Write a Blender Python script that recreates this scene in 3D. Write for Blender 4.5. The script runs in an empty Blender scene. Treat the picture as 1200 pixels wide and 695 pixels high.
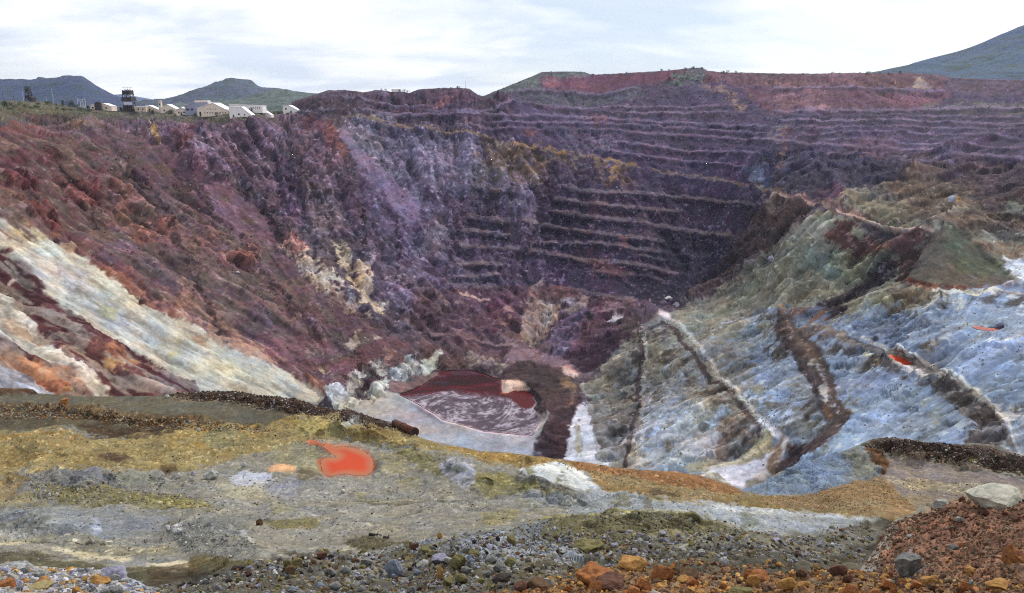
import bpy, math, random
import numpy as np
random.seed(7)
rng = np.random.default_rng(11)
F32 = np.float32
scene = bpy.context.scene
COL = scene.collection

# ------------------------------------------------------------------ survey geometry
# The picture was taken from the overlook (origin, eye height z = 0).  Survey points
# are given as a sight line (x, y of the 1200 x 695 photograph) and a distance.
FOC, TILT = 857.0, math.radians(14.5)
CT, ST = math.cos(TILT), math.sin(TILT)

def ray(px, py):
    u = (np.asarray(px, float) - 600.0) / FOC
    v = (347.5 - np.asarray(py, float)) / FOC
    return u, CT + v * ST, -ST + v * CT

def at(px, py, Y):
    dx, dy, dz = ray(px, py)
    s = np.asarray(Y, float) / dy
    return np.stack([dx * s, dy * s, dz * s], -1)

def Y_of_z(px, py, z):
    dx, dy, dz = ray(px, py)
    return z * dy / dz

def pt(px, py, Y):
    p = at(px, py, Y)
    return (float(p[0]), float(p[1]), float(p[2]))

# ------------------------------------------------------------------ noise
_T = 64
_tab = rng.random((_T, _T, _T)).astype(F32).ravel() * 2 - 1

def vnoise(P, wl, seed=0):
    q = (P / F32(wl)).astype(F32) + F32(seed * 7.31 + 100.0)
    qi = np.floor(q)
    f = q - qi
    f = f * f * (3 - 2 * f)
    i = qi.astype(np.int32) & (_T - 1)
    j = (i + 1) & (_T - 1)
    x0, y0, z0 = i[:, 0] * (_T * _T), i[:, 1] * _T, i[:, 2]
    x1, y1, z1 = j[:, 0] * (_T * _T), j[:, 1] * _T, j[:, 2]
    fx, fy, fz = f[:, 0], f[:, 1], f[:, 2]
    def L(a, b, t): return a + (b - a) * t
    a = L(L(_tab[x0 + y0 + z0], _tab[x1 + y0 + z0], fx), L(_tab[x0 + y1 + z0], _tab[x1 + y1 + z0], fx), fy)
    b = L(L(_tab[x0 + y0 + z1], _tab[x1 + y0 + z1], fx), L(_tab[x0 + y1 + z1], _tab[x1 + y1 + z1], fx), fy)
    return L(a, b, fz)

def fbm(P, wl, octv=4, gain=0.5, seed=0):
    s = 0; a = 1.0; tot = 0
    for k in range(octv):
        s = s + a * vnoise(P, wl / 2.03 ** k, seed + k * 3.7)
        tot += a; a *= gain
    return s / tot

def ridged(P, wl, octv=4, gain=0.5, seed=0):
    s = 0; a = 1.0; tot = 0
    for k in range(octv):
        s = s + a * (1 - 2 * np.abs(vnoise(P, wl / 2.03 ** k, seed + k * 3.7)))
        tot += a; a *= gain
    return s / tot

def nz(P, wl, octv=4, gain=.5, seed=0):
    """fractal noise of about unit spread"""
    n = fbm(P, wl, octv, gain, seed)
    return (n - n.mean()) / (n.std() + 1e-6)

_rt = [rng.random(4096).astype(F32) * 2 - 1 for _ in range(8)]

def facets(P, w, seed=0, tilt=1.0, stretch=1.0):
    """broken-rock facets: per block a random offset and tilt -> (height, block tone)"""
    q = (P / F32(w)).astype(F32) + F32(seed * 3.7 + 50)
    if stretch != 1.0: q[:, 2] /= F32(stretch)
    q0 = np.floor(q - .5).astype(np.int32)
    best = np.full(len(q), 9e9, F32); h = np.zeros(len(q), F32); tone = np.zeros(len(q), F32)
    for k in range(8):
        c = q0 + np.array([k & 1, k >> 1 & 1, k >> 2 & 1], np.int32)
        i = (c[:, 0] * 73856093 ^ c[:, 1] * 19349663 ^ c[:, 2] * 83492791) & 4095
        dx = q[:, 0] - (c[:, 0] + .5 + .42 * _rt[0][i]); dy = q[:, 1] - (c[:, 1] + .5 + .42 * _rt[1][i]); dz = q[:, 2] - (c[:, 2] + .5 + .42 * _rt[2][i])
        d = dx * dx + dy * dy + dz * dz
        m = d < best
        hh = .55 * _rt[3][i] + tilt * (_rt[4][i] * dx + _rt[5][i] * dy + _rt[6][i] * dz)
        best = np.where(m, d, best); h = np.where(m, hh, h); tone = np.where(m, _rt[7][i], tone)
    return h, tone

def sstep(a, b, x):
    t = np.clip((x - a) / (b - a), 0, 1)
    return t * t * (3 - 2 * t)

def lin(c):
    c = np.asarray(c, float) / 255.0
    return np.where(c <= 0.04045, c / 12.92, ((c + 0.055) / 1.055) ** 2.4)

# ------------------------------------------------------------------ helpers: objects
def mesh_np(name, verts, faces, mat=None, cols=None, smooth=True, parent=None, mats=None, midx=None):
    """verts (n,3), faces (m,3|4) -> one linked mesh object"""
    me = bpy.data.meshes.new(name)
    verts = np.ascontiguousarray(verts, F32); faces = np.ascontiguousarray(faces, np.int32)
    n, m, k = len(verts), len(faces), faces.shape[1]
    me.vertices.add(n); me.vertices.foreach_set('co', verts.ravel())
    me.loops.add(m * k); me.loops.foreach_set('vertex_index', faces.ravel())
    me.polygons.add(m)
    me.polygons.foreach_set('loop_start', np.arange(0, m * k, k, dtype=np.int32))
    me.polygons.foreach_set('loop_total', np.full(m, k, np.int32))
    me.polygons.foreach_set('use_smooth', np.full(m, bool(smooth)))
    me.update(calc_edges=True)
    if cols is not None:
        c4 = np.ones((n, 4), F32); c4[:, :3] = cols
        at_ = me.color_attributes.new('Col', 'FLOAT_COLOR', 'POINT')
        at_.data.foreach_set('color', c4.ravel())
    for m_ in (mats or ([mat] if mat else [])):
        me.materials.append(m_)
    if midx is not None:
        me.polygons.foreach_set('material_index', np.asarray(midx, np.int32))
    o = bpy.data.objects.new(name, me); COL.objects.link(o)
    if parent: o.parent = parent
    return o

def tag(o, label=None, cat=None, group=None, kind=None):
    if label: o['label'] = label
    if cat: o['category'] = cat
    if group: o['group'] = group
    if kind: o['kind'] = kind
    return o

def empty(name, loc, rz=0):
    o = bpy.data.objects.new(name, None); COL.objects.link(o)
    o.location = loc; o.rotation_euler = (0, 0, rz); o.empty_display_size = 1
    return o

class MB:
    """collects boxes, bars and prisms; build() links them as one mesh object"""
    def __init__(s): s.v = []; s.f = []
    def quad_mesh(s, v, f):
        b = len(s.v); s.v += [tuple(p) for p in v]; s.f += [tuple(i + b for i in q) for q in f]
    def box(s, x0, x1, y0, y1, z0, z1):
        v = [(x, y, z) for z in (z0, z1) for y in (y0, y1) for x in (x0, x1)]
        s.quad_mesh(v, [(0, 2, 3, 1), (4, 5, 7, 6), (0, 1, 5, 4), (2, 6, 7, 3), (0, 4, 6, 2), (1, 3, 7, 5)])
        return s
    def prism(s, prof, y0, y1):
        """profile of (x, z), counter-clockwise seen from the front, extruded from y0 to y1"""
        n = len(prof); b = len(s.v)
        s.v += [(x, y0, z) for x, z in prof] + [(x, y1, z) for x, z in prof]
        s.f.append(tuple(b + i for i in range(n))); s.f.append(tuple(b + n + i for i in reversed(range(n))))
        for i in range(n):
            j = (i + 1) % n
            s.f.append((b + i, b + n + i, b + n + j, b + j))
        return s
    def bar(s, a, b_, r, n=6, r2=None):
        a = np.array(a, float); b_ = np.array(b_, float); d = b_ - a; L = np.linalg.norm(d); d /= L
        h = np.array([0, 0, 1.0]) if abs(d[2]) < .9 else np.array([1.0, 0, 0])
        u = np.cross(d, h); u /= np.linalg.norm(u); w = np.cross(d, u)
        r2 = r if r2 is None else r2
        k = len(s.v)
        for p, rr in ((a, r), (b_, r2)):
            for i in range(n):
                t = 2 * math.pi * i / n
                s.v.append(tuple(p + rr * (math.cos(t) * u + math.sin(t) * w)))
        for i in range(n):
            j = (i + 1) % n
            s.f.append((k + i, k + j, k + n + j, k + n + i))
        s.f.append(tuple(k + i for i in reversed(range(n)))); s.f.append(tuple(k + n + i for i in range(n)))
        return s
    def build(s, name, mat, parent=None, smooth=False):
        me = bpy.data.meshes.new(name); me.from_pydata(s.v, [], s.f); me.update()
        if smooth:
            for p in me.polygons: p.use_smooth = True
        me.materials.append(mat)
        o = bpy.data.objects.new(name, me); COL.objects.link(o)
        if parent: o.parent = parent
        return o

# ------------------------------------------------------------------ materials
def new_mat(name):
    m = bpy.data.materials.new(name); m.use_nodes = True
    nt = m.node_tree
    return m, nt, nt.nodes['Principled BSDF']

def N(nt, t, **kw):
    n = nt.nodes.new(t)
    for k, v in kw.items():
        if k in n.inputs: n.inputs[k].default_value = v
        else: setattr(n, k, v)
    return n

def mapr(nt, src, a, b, c, d):
    n = N(nt, 'ShaderNodeMapRange'); nt.links.new(src, n.inputs[0])
    for i, x in enumerate((a, b, c, d)): n.inputs[i + 1].default_value = x
    return n.outputs[0]

def ground_mat(name, scale, bump_d, var=0.5, rough=0.95, spec=0.1, fine=4.0):
    """vertex colour surveyed on the ground, broken up by two sizes of grain and a bump"""
    m, nt, bs = new_mat(name)
    att = N(nt, 'ShaderNodeVertexColor', layer_name='Col')
    tc = N(nt, 'ShaderNodeTexCoord')
    n1 = N(nt, 'ShaderNodeTexNoise', Scale=scale, Detail=5.0, Roughness=0.65)
    n2 = N(nt, 'ShaderNodeTexVoronoi', Scale=scale * fine)
    nt.links.new(tc.outputs['Object'], n1.inputs['Vector']); nt.links.new(tc.outputs['Object'], n2.inputs['Vector'])
    g1 = mapr(nt, n1.outputs['Fac'], .3, .7, 1 - var, 1 + var)
    sx = N(nt, 'ShaderNodeSeparateColor'); nt.links.new(n2.outputs['Color'], sx.inputs[0])
    g2 = mapr(nt, sx.outputs[0], 0, 1, 1 - var * .7, 1 + var * .7)
    mu = N(nt, 'ShaderNodeMath', operation='MULTIPLY'); nt.links.new(g1, mu.inputs[0]); nt.links.new(g2, mu.inputs[1])
    mx = N(nt, 'ShaderNodeVectorMath', operation='SCALE')
    nt.links.new(att.outputs['Color'], mx.inputs[0]); nt.links.new(mu.outputs[0], mx.inputs['Scale'])
    nt.links.new(mx.outputs[0], bs.inputs['Base Color'])
    bp = N(nt, 'ShaderNodeBump', Strength=0.7, Distance=bump_d)
    ad = N(nt, 'ShaderNodeMath', operation='ADD'); nt.links.new(n1.outputs['Fac'], ad.inputs[0])
    m2 = N(nt, 'ShaderNodeMath', operation='MULTIPLY'); nt.links.new(n2.outputs['Distance'], m2.inputs[0]); m2.inputs[1].default_value = -0.35
    nt.links.new(m2.outputs[0], ad.inputs[1])
    nt.links.new(ad.outputs[0], bp.inputs['Height']); nt.links.new(bp.outputs['Normal'], bs.inputs['Normal'])
    bs.inputs['Roughness'].default_value = rough
    bs.inputs['Specular IOR Level'].default_value = spec
    return m

def plain_mat(name, c, var=0.25, scale=1.0, rough=0.8, c2=None, bump=0.0, metal=0.0, stretch=(1, 1, 1)):
    m, nt, bs = new_mat(name)
    tc = N(nt, 'ShaderNodeTexCoord'); mp = N(nt, 'ShaderNodeMapping'); mp.inputs['Scale'].default_value = stretch
    nt.links.new(tc.outputs['Object'], mp.inputs['Vector'])
    n1 = N(nt, 'ShaderNodeTexNoise', Scale=scale, Detail=6.0, Roughness=0.7)
    nt.links.new(mp.outputs[0], n1.inputs['Vector'])
    a = lin(c); b = lin(c2) if c2 is not None else a * (1 - var)
    cr = N(nt, 'ShaderNodeValToRGB')
    cr.color_ramp.elements[0].position = .35; cr.color_ramp.elements[1].position = .65
    cr.color_ramp.elements[0].color = (*b, 1); cr.color_ramp.elements[1].color = (*a, 1)
    nt.links.new(n1.outputs['Fac'], cr.inputs[0]); nt.links.new(cr.outputs[0], bs.inputs['Base Color'])
    bs.inputs['Roughness'].default_value = rough; bs.inputs['Metallic'].default_value = metal
    bs.inputs['Specular IOR Level'].default_value = 0.25
    if bump:
        bp = N(nt, 'ShaderNodeBump', Strength=0.6, Distance=bump)
        nt.links.new(n1.outputs['Fac'], bp.inputs['Height']); nt.links.new(bp.outputs[0], bs.inputs['Normal'])
    return m

# ------------------------------------------------------------------ distances to traced outlines
def smooth_line(pts, sub=4):
    p = np.asarray(pts, float)
    if len(p) < 3: return p
    q = np.vstack([2 * p[0] - p[1], p, 2 * p[-1] - p[-2]])
    out = []
    for i in range(1, len(q) - 2):
        for t in np.arange(sub) / sub:
            a, b, c, d = q[i - 1:i + 3]
            out.append(.5 * ((2 * b) + (-a + c) * t + (2 * a - 5 * b + 4 * c - d) * t * t + (-a + 3 * b - 3 * c + d) * t ** 3))
    out.append(p[-1])
    return np.array(out)

def seg_dist(x, y, a, b):
    dx, dy = b[0] - a[0], b[1] - a[1]
    L = dx * dx + dy * dy + 1e-9
    t = np.clip(((x - a[0]) * dx + (y - a[1]) * dy) / L, 0, 1)
    ex, ey = x - a[0] - t * dx, y - a[1] - t * dy
    return ex * ex + ey * ey, t, np.sign(dx * (y - a[1]) - dy * (x - a[0]))

def line_dist(x, y, pts):
    """distance, fraction along, side (negative = above for a left-to-right line)"""
    best = np.full(x.shape, 1e12); fr = np.zeros(x.shape); sd = np.zeros(x.shape); n = len(pts) - 1
    for i in range(n):
        d, t, s = seg_dist(x, y, pts[i], pts[i + 1])
        m = d < best
        best = np.where(m, d, best); fr = np.where(m, (i + t) / n, fr); sd = np.where(m, s, sd)
    return np.sqrt(best), fr, sd

def poly_sd(x, y, pts):
    """signed distance, negative inside"""
    p = np.asarray(pts, float); best = np.full(x.shape, 1e12); ins = np.zeros(x.shape, bool)
    for i in range(len(p)):
        a, b = p[i], p[(i + 1) % len(p)]
        d, _, _ = seg_dist(x, y, a, b); best = np.minimum(best, d)
        c = ((a[1] > y) != (b[1] > y))
        if a[1] != b[1]:
            ins ^= c & (x < (b[0] - a[0]) * (y - a[1]) / (b[1] - a[1]) + a[0])
    d = np.sqrt(best)
    return np.where(ins, -d, d)

def tps(cp):
    """thin-plate fit of log distance over the sight-line survey (x, y, Y)"""
    c = np.asarray(cp, float); q = c[:, :2] / 100.0; v = np.log(c[:, 2]); n = len(c)
    def U(r2): return .5 * r2 * np.log(r2 + 1e-9)
    D = ((q[:, None] - q[None]) ** 2).sum(-1)
    A = np.zeros((n + 3, n + 3)); A[:n, :n] = U(D) + np.eye(n) * 0.02
    A[:n, n] = 1; A[:n, n + 1:] = q; A[n, :n] = 1; A[n + 1:, :n] = q.T
    w = np.linalg.solve(A, np.r_[v, 0, 0, 0])
    def ev(x, y):
        x = np.asarray(x, float) / 100; y = np.asarray(y, float) / 100
        s = w[n] + w[n + 1] * x + w[n + 2] * y
        for i in range(n):
            s = s + w[i] * U((x - q[i, 0]) ** 2 + (y - q[i, 1]) ** 2)
        return np.exp(s)
    return ev

class Sheet:
    """one continuous piece of ground: a grid of surveyed sight lines, its colours and roughness"""
    def __init__(s, x0, x1, nx, ny, ybot, ytop, cp, wlL, wlS, base, seed=0):
        s.nx, s.ny, s.x0, s.x1 = nx, ny, x0, x1
        xs = np.linspace(x0, x1, nx); s.xs = xs
        s.yb = np.interp(xs, *zip(*ybot)) if isinstance(ybot, list) else ybot(xs)
        s.yt = np.interp(xs, *zip(*ytop)) if isinstance(ytop, list) else ytop(xs)
        t = np.linspace(0, 1, ny)
        s.PX = np.repeat(xs[None], ny, 0); s.PY = s.yb[None] + (s.yt - s.yb)[None] * t[:, None]
        # coarse evaluation of the fit, then bilinear refinement
        f = tps(cp)
        gx = np.linspace(x0 - 5, x1 + 5, 150); y0, y1 = s.PY.min() - 5, s.PY.max() + 5
        gy = np.linspace(y0, y1, 90)
        G = np.log(f(*np.meshgrid(gx, gy)))
        u = (s.PX - gx[0]) / (gx[1] - gx[0]); v = (s.PY - gy[0]) / (gy[1] - gy[0])
        s.Y = np.exp(bicubic(G, u, v))
        s.x = s.PX.ravel(); s.y = s.PY.ravel()
        s.shape = (ny, nx); s.n = nx * ny
        s.col = np.tile(lin(base).astype(F32), (s.n, 1))
        s.rough = np.full(s.n, .5, F32); s.speck = np.full(s.n, .5, F32); s.dz = np.zeros(s.n, F32)
        s.streak = np.full(s.n, .5, F32)
        s.wlL, s.wlS, s.seed = wlL, wlS, seed
    turn = None
    def bump(s, pts, w, amt, below=None):
        """heap or hollow: ground moved along its own sight lines (toward the overlook = higher)"""
        p = smooth_line(pts); idx = s._box(p, w * 3)
        q = np.stack([s.x[idx], s.y[idx] * 1.6, np.full(len(idx), 3.)], 1).astype(F32)
        d, fr, sd = line_dist(s.x[idx] + 7 * fbm(q, 30, 3, .6, seed=41), s.y[idx] + w * .9 * fbm(q, 34, 3, .6, seed=43), p)
        amt = amt * (.95 + .6 * fbm(q, 42, 2, seed=45))
        ww = np.where(sd > 0, below or w, w)
        k = amt * np.exp(-(d / ww) ** 2) * sstep(0, .3, fr) * (1 - sstep(.7, 1, fr))
        Yv = s.Y.ravel(); Yv[idx] *= 1 - k; s.Y = Yv.reshape(s.shape)
    def no_overhang(s, eps):
        r = (np.arange(s.ny) * eps)[:, None]
        s.Y = np.maximum.accumulate(s.Y - r, axis=0) + r
    def ready(s):
        """world positions of the smooth ground and the noise used to break outlines"""
        s.P = at(s.PX, s.PY, s.Y).reshape(-1, 3).astype(F32)
        e = s.seed
        s.nL = nz(s.P, s.wlL, 3, seed=e + 1), nz(s.P, s.wlL, 3, seed=e + 20)
        s.nS = nz(s.P, s.wlS, 4, .65, seed=e + 40), nz(s.P, s.wlS, 4, .65, seed=e + 60)
        s.brkn = .3 * nz(s.P, s.wlS * 1.6, 4, .7, seed=e + 80)
        s.edge = nz(s.P, s.wlS * .5, 3, .75, seed=e + 85)
        Pz = s.P[:, 2].reshape(s.shape)
        gz = np.zeros(s.shape); gz[1:-1] = (Pz[2:] - Pz[:-2]) / np.abs(s.PY[2:] - s.PY[:-2])
        s.gz = np.clip(gz, .05, 2.5).ravel()
        s.flow()
    def flow(s):
        P = s.P.reshape(s.ny, s.nx, 3).astype(float)
        Pi = np.gradient(P, axis=0); Pj = np.gradient(P, axis=1)
        E = (Pj * Pj).sum(-1); Fm = (Pi * Pj).sum(-1); G = (Pi * Pi).sum(-1)
        zj, zi = Pj[..., 2], Pi[..., 2]
        det = E * G - Fm * Fm + 1e-9
        vj = -(G * zj - Fm * zi) / det; vi = -(E * zi - Fm * zj) / det
        L = np.hypot(vi, vj) + 1e-12
        vi, vj = vi / L, vj / L
        if s.turn is not None:                     # wash direction seen on the ground, where surveyed
            for p, (dx, dy) in s.turn:
                d = poly_sd(s.x, s.y, np.asarray(p, float)).reshape(s.shape); k = 1 - sstep(-30, 15, d)
                vj = vj * (1 - k) + dx * k; vi = vi * (1 - k) - dy * k
            L = np.hypot(vi, vj) + 1e-9; vi, vj = vi / L, vj / L
        s.vi = vi.astype(F32); s.vj = vj.astype(F32)
        s.stk = .3 * s.lic(nz(s.P, s.wlS * .8, 3, .7, seed=s.seed + 88), 22)
    def lic(s, src, L):
        """smear a noise down the fall line -> rills and wash streaks"""
        src = src.reshape(s.shape).astype(F32)
        I, J = np.meshgrid(np.arange(s.ny, dtype=F32), np.arange(s.nx, dtype=F32), indexing='ij')
        acc = src.copy(); w = 1.0
        for sg in (1, -1):
            i, j = I.copy(), J.copy()
            for k in range(L):
                ii = np.clip(i + .5, 0, s.ny - 1).astype(np.int32); jj = np.clip(j + .5, 0, s.nx - 1).astype(np.int32)
                a, b = s.vi[ii, jj], s.vj[ii, jj]
                i = i + sg * a; j = j + sg * b
                ii = np.clip(i + .5, 0, s.ny - 1).astype(np.int32); jj = np.clip(j + .5, 0, s.nx - 1).astype(np.int32)
                acc += src[ii, jj]; w += 1
        acc /= w
        acc -= acc.mean(); acc /= acc.std() + 1e-6
        return acc.ravel()
    def _warp(s, idx, warp):
        x = s.x[idx] + warp * (.55 * s.nL[0][idx] + .55 * s.nS[0][idx])
        y = s.y[idx] + warp * .7 * (.55 * s.nL[1][idx] + .55 * s.nS[1][idx])
        return x, y
    def _box(s, p, m):
        p = np.asarray(p)
        j0 = max(0, int((p[:, 0].min() - m - s.x0) / (s.x1 - s.x0) * (s.nx - 1)))
        j1 = min(s.nx - 1, int((p[:, 0].max() + m - s.x0) / (s.x1 - s.x0) * (s.nx - 1)) + 1)
        if j1 <= j0: return np.zeros(0, int)
        sub = s.PY[:, j0:j1]
        ok = (sub > p[:, 1].min() - m) & (sub < p[:, 1].max() + m)
        r, c = np.nonzero(ok)
        return r * s.nx + c + j0
    def _apply(s, idx, al, col, rough, speck, streak):
        a = al[:, None].astype(F32)
        if col is not None: s.col[idx] = s.col[idx] * (1 - a) + lin(col).astype(F32) * a
        for arr, v in ((s.rough, rough), (s.speck, speck), (s.streak, streak)):
            if v is not None: arr[idx] = arr[idx] * (1 - al) + v * al
    def poly(s, pts, col, a=1., soft=2., warp=5., brk=0., rough=None, speck=None, streak=None, smooth=True, sb=0.):
        p = np.asarray(pts, float)
        if smooth: p = smooth_line(np.vstack([p, p[:1]]), 3)[:-1]
        idx = s._box(p, soft + warp * 2 + 2)
        if not len(idx): return idx, None
        x, y = s._warp(idx, warp)
        d = poly_sd(x, y, p) + s.edge[idx] * min(warp * .3, 1.6) + s.stk[idx] * min(warp * .8, 4)
        al = a * (1 - sstep(-soft, soft, d))
        if brk: al = al * sstep(-.16, .16, (s.brkn[idx] if not sb else .45 * s.brkn[idx] + .9 * s.stk[idx]) + .55 * (1 - 2 * brk) - np.maximum(d, -25) / 50. * brk)
        s._apply(idx, al, col, rough, speck, streak)
        return idx, al
    def line(s, pts, col, w=3., a=1., soft=1.2, warp=2., brk=0., rough=None, speck=None, streak=None, w1=None, sb=0.):
        p = smooth_line(pts)
        idx = s._box(p, w + soft + warp * 1.5 + (w1 or 0))
        if not len(idx): return
        x, y = s._warp(idx, warp)
        d, fr, _ = line_dist(x, y, p)
        ww = (w if w1 is None else w + (w1 - w) * fr) * .5
        al = a * (1 - sstep(ww - soft * .5, ww + soft, d))
        if brk: al = al * sstep(-.2, .2, (s.brkn[idx] if not sb else .4 * s.brkn[idx] + .9 * s.stk[idx]) + .5 * (1 - 2 * brk))
        s._apply(idx, al, col, rough, speck, streak)
    def bench(s, pts, w1, w2, floor=None, face=None, a=.7, k=.4, warp=2.5, rough_face=None, brk=.35):
        """a working bench: flat floor above its crest line, steep face below it"""
        p = smooth_line(pts)
        idx = s._box(p, max(w1, w2) + 8)
        if not len(idx): return
        x, y = s._warp(idx, warp)
        d, fr, sd = line_dist(x, y, p)
        d = d * np.where(sd <= 0, 1, -1)           # + above the crest
        end = sstep(0, .04, fr) * (1 - sstep(.96, 1, fr))
        h = w1 * s.gz[idx] * k * end
        prof = np.where(d >= 0, np.clip(1 - d / w1, 0, 1), np.clip(1 + d / w2, 0, 1))
        s.dz[idx] += (h * prof).astype(F32)
        if floor is not None:
            al = a * end * sstep(-.5, .8, d) * (1 - sstep(w1 * .7, w1 * 1.1, d))
            al = al * sstep(-.3, .2, s.brkn[idx] + .5 * (1 - 2 * brk))
            s._apply(idx, al, floor, .15, .3, .2)
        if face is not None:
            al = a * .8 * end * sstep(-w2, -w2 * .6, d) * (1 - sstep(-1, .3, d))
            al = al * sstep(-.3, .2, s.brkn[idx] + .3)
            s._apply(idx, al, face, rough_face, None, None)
    def flatten(s, pts, z, soft=3., warp=0.):
        """level ground (bottom of a pool): moved along its own sight lines"""
        p = np.asarray(pts, float); idx = s._box(p, soft * 2 + 2)
        d = poly_sd(s.x[idx], s.y[idx], p)
        al = 1 - sstep(0, soft * 2, d)
        Yv = s.Y.ravel(); Yf = Y_of_z(s.x[idx], s.y[idx], z)
        Yv[idx] = Yv[idx] * (1 - al) + Yf * al
        s.Y = Yv.reshape(s.shape)
    def normals(s, P):
        P = P.reshape(s.ny, s.nx, 3)
        n = np.cross(np.gradient(P, axis=1), np.gradient(P, axis=0)).reshape(-1, 3)
        n /= np.linalg.norm(n, axis=1, keepdims=True) + 1e-12
        n[n[:, 2] < 0] *= -1
        return n.astype(F32)
    def finish(s, name, disp, mat, back, smooth=True):
        """back: list of (dY, dz) rows behind the crest"""
        P = s.P.copy(); P[:, 2] += s.dz
        P = P + s.normals(P) * disp[:, None]
        s.F = P.reshape(s.ny, s.nx, 3)
        s.Nf = s.normals(P).reshape(s.ny, s.nx, 3)
        top = s.F[-1]; c = s.col.reshape(s.ny, s.nx, 3)
        rows = [s.F]; cols = [c]
        for dY, dz in back:
            k = 1 + dY / top[:, 1:2]
            r = np.concatenate([top[:, :2] * k, top[:, 2:] + dz], 1)
            rows.append(r[None]); cols.append(c[-1:])
        V = np.concatenate(rows, 0); C = np.concatenate(cols, 0)
        R = V.shape[0]
        i = np.arange((R - 1) * s.nx).reshape(R - 1, s.nx)[:, :-1].ravel()
        fc = np.stack([i, i + 1, i + s.nx + 1, i + s.nx], 1)
        return mesh_np(name, V.reshape(-1, 3), fc, mat, C.reshape(-1, 3), smooth)
    def surf(s, px, py):
        px = np.asarray(px, float); py = np.asarray(py, float)
        u = (px - s.x0) / (s.x1 - s.x0) * (s.nx - 1)
        yb = np.interp(px, s.xs, s.yb); yt = np.interp(px, s.xs, s.yt)
        v = (py - yb) / (yt - yb) * (s.ny - 1)
        u = np.clip(u, 0, s.nx - 1.01); v = np.clip(v, 0, s.ny - 1.01)
        i = v.astype(int); j = u.astype(int); fu = (u - j)[..., None]; fv = (v - i)[..., None]
        F = s.F
        p = (F[i, j] * (1 - fu) + F[i, j + 1] * fu) * (1 - fv) + (F[i + 1, j] * (1 - fu) + F[i + 1, j + 1] * fu) * fv
        return p, s.Nf[i, j], s.col.reshape(s.ny, s.nx, 3)[i, j]

def bicubic(G, u, v):
    def wts(t):
        return [-.5 * t + t * t - .5 * t ** 3, 1 - 2.5 * t * t + 1.5 * t ** 3, .5 * t + 2 * t * t - 1.5 * t ** 3, -.5 * t * t + .5 * t ** 3]
    i = np.floor(v).astype(int); j = np.floor(u).astype(int)
    wv = wts(v - i); wu = wts(u - j); s = 0
    for a in range(4):
        ii = np.clip(i + a - 1, 0, G.shape[0] - 1)
        r = 0
        for b in range(4):
            jj = np.clip(j + b - 1, 0, G.shape[1] - 1)
            r = r + wu[b] * G[ii, jj]
        s = s + wv[a] * r
    return s
# ================================================================== THE PIT
Z = Y_of_z
pit_cp = [(-160,128,620),(0,133,700),(100,137,800),(200,140,880),(300,138,960),(380,138,1030),(405,137,1045),
 (-160,117,1000),(0,119,1100),(100,127,1150),(200,131,1180),(330,131,1190),
 (-160,165,580),(0,150,668),(0,180,620),(100,155,775),(100,185,720),(200,160,858),(300,165,935),(345,165,975),(-160,230,470),(0,230,550),(0,330,459),(0,460,362),(-160,460,262),(-160,600,200),(100,260,605),(200,300,640),(200,200,800),
 (100,400,451),(200,440,470),(300,400,590),(300,300,740),(300,200,880),(300,250,810),(360,465,549),(430,420,612),(470,460,566),
 (500,300,820),(500,200,950),(450,140,1050),(500,400,665),(450,350,715),(400,300,765),(400,200,915),
 (600,340,795),(600,400,680),(620,430,617),(650,350,790),(680,400,668),(600,300,850),(600,250,905),(600,200,965),(600,165,1030),(600,140,1090),(600,112,1210),(640,88,1450),(400,110,1180),(500,108,1200),
 (750,345,795),(750,300,850),(750,250,920),(750,200,1000),(750,150,1110),(750,110,1260),(750,84,1430),
 (840,312,835),(868,265,865),(905,215,880),(900,180,960),(900,140,1090),(900,105,1250),(900,86,1400),
 (1000,200,850),(1100,200,770),(1200,184,730),(1340,180,640),(1000,140,1030),(1200,140,930),(1340,130,850),(1100,87,1330),(1200,93,1220),(1340,94,1100),
 (925,232,780),(990,250,700),(1040,263,645),(1085,269,605),(1200,270,600),(1200,300,560),(1100,272,585),(1060,330,545),(1150,335,520),(1110,335,520),
 (1200,342,500),(1100,347,495),(1340,340,420),(850,332,770),(800,356,745),(900,300,715),(950,300,680),(1000,300,640),(900,345,655),(1000,350,570),
 (1150,384,425),(1200,385,400),(1100,400,425),(1200,440,335),(1340,440,290),(1050,421,440),(1180,500,285),
 (920,362,615),(960,450,430),(1000,490,365),(950,530,345),(1050,500,345),(1100,540,285),(770,372,700),(850,450,500),(900,500,405),(915,520,385),(890,550,370),
 (740,370,705),(750,450,545),(745,540,420),(690,430,612),(690,500,488),(650,500,492),(640,470,532),(640,530,450),(700,540,432),(800,550,392),(900,580,335),
 (600,620,360),(300,620,300),(0,600,272),(900,650,250),(1200,620,215),(1340,620,190),(500,530,457),(450,480,530),(300,480,480)]
pit_top = [(-160,117),(0,118),(40,119),(60,120),(90,126),(120,129),(180,130),(210,131),(338,130),(343,119),(365,113),(385,106.5),(407,106),(425,109),(440,106),(460,107),(480,108),(490,104.5),(505,103.5),(540,103.5),(550,104.5),(560,111),(566,112.5),(585,105),(605,97),(622,90),(635,84.5),(660,83.5),(685,84.5),(692,87),(720,86),(760,83.5),(785,82.5),(800,81),(810,80),(822,80),(830,83.5),(845,84.5),(900,85.5),(960,86.5),(1030,85.5),(1060,84.5),(1100,87.5),(1115,90.5),(1150,92.5),(1200,93.5),(1360,94)]
pit_bot = [(-160,560),(0,540),(250,530),(400,545),(500,570),(640,600),(900,640),(1040,600),(1200,610),(1360,630)]
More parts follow.
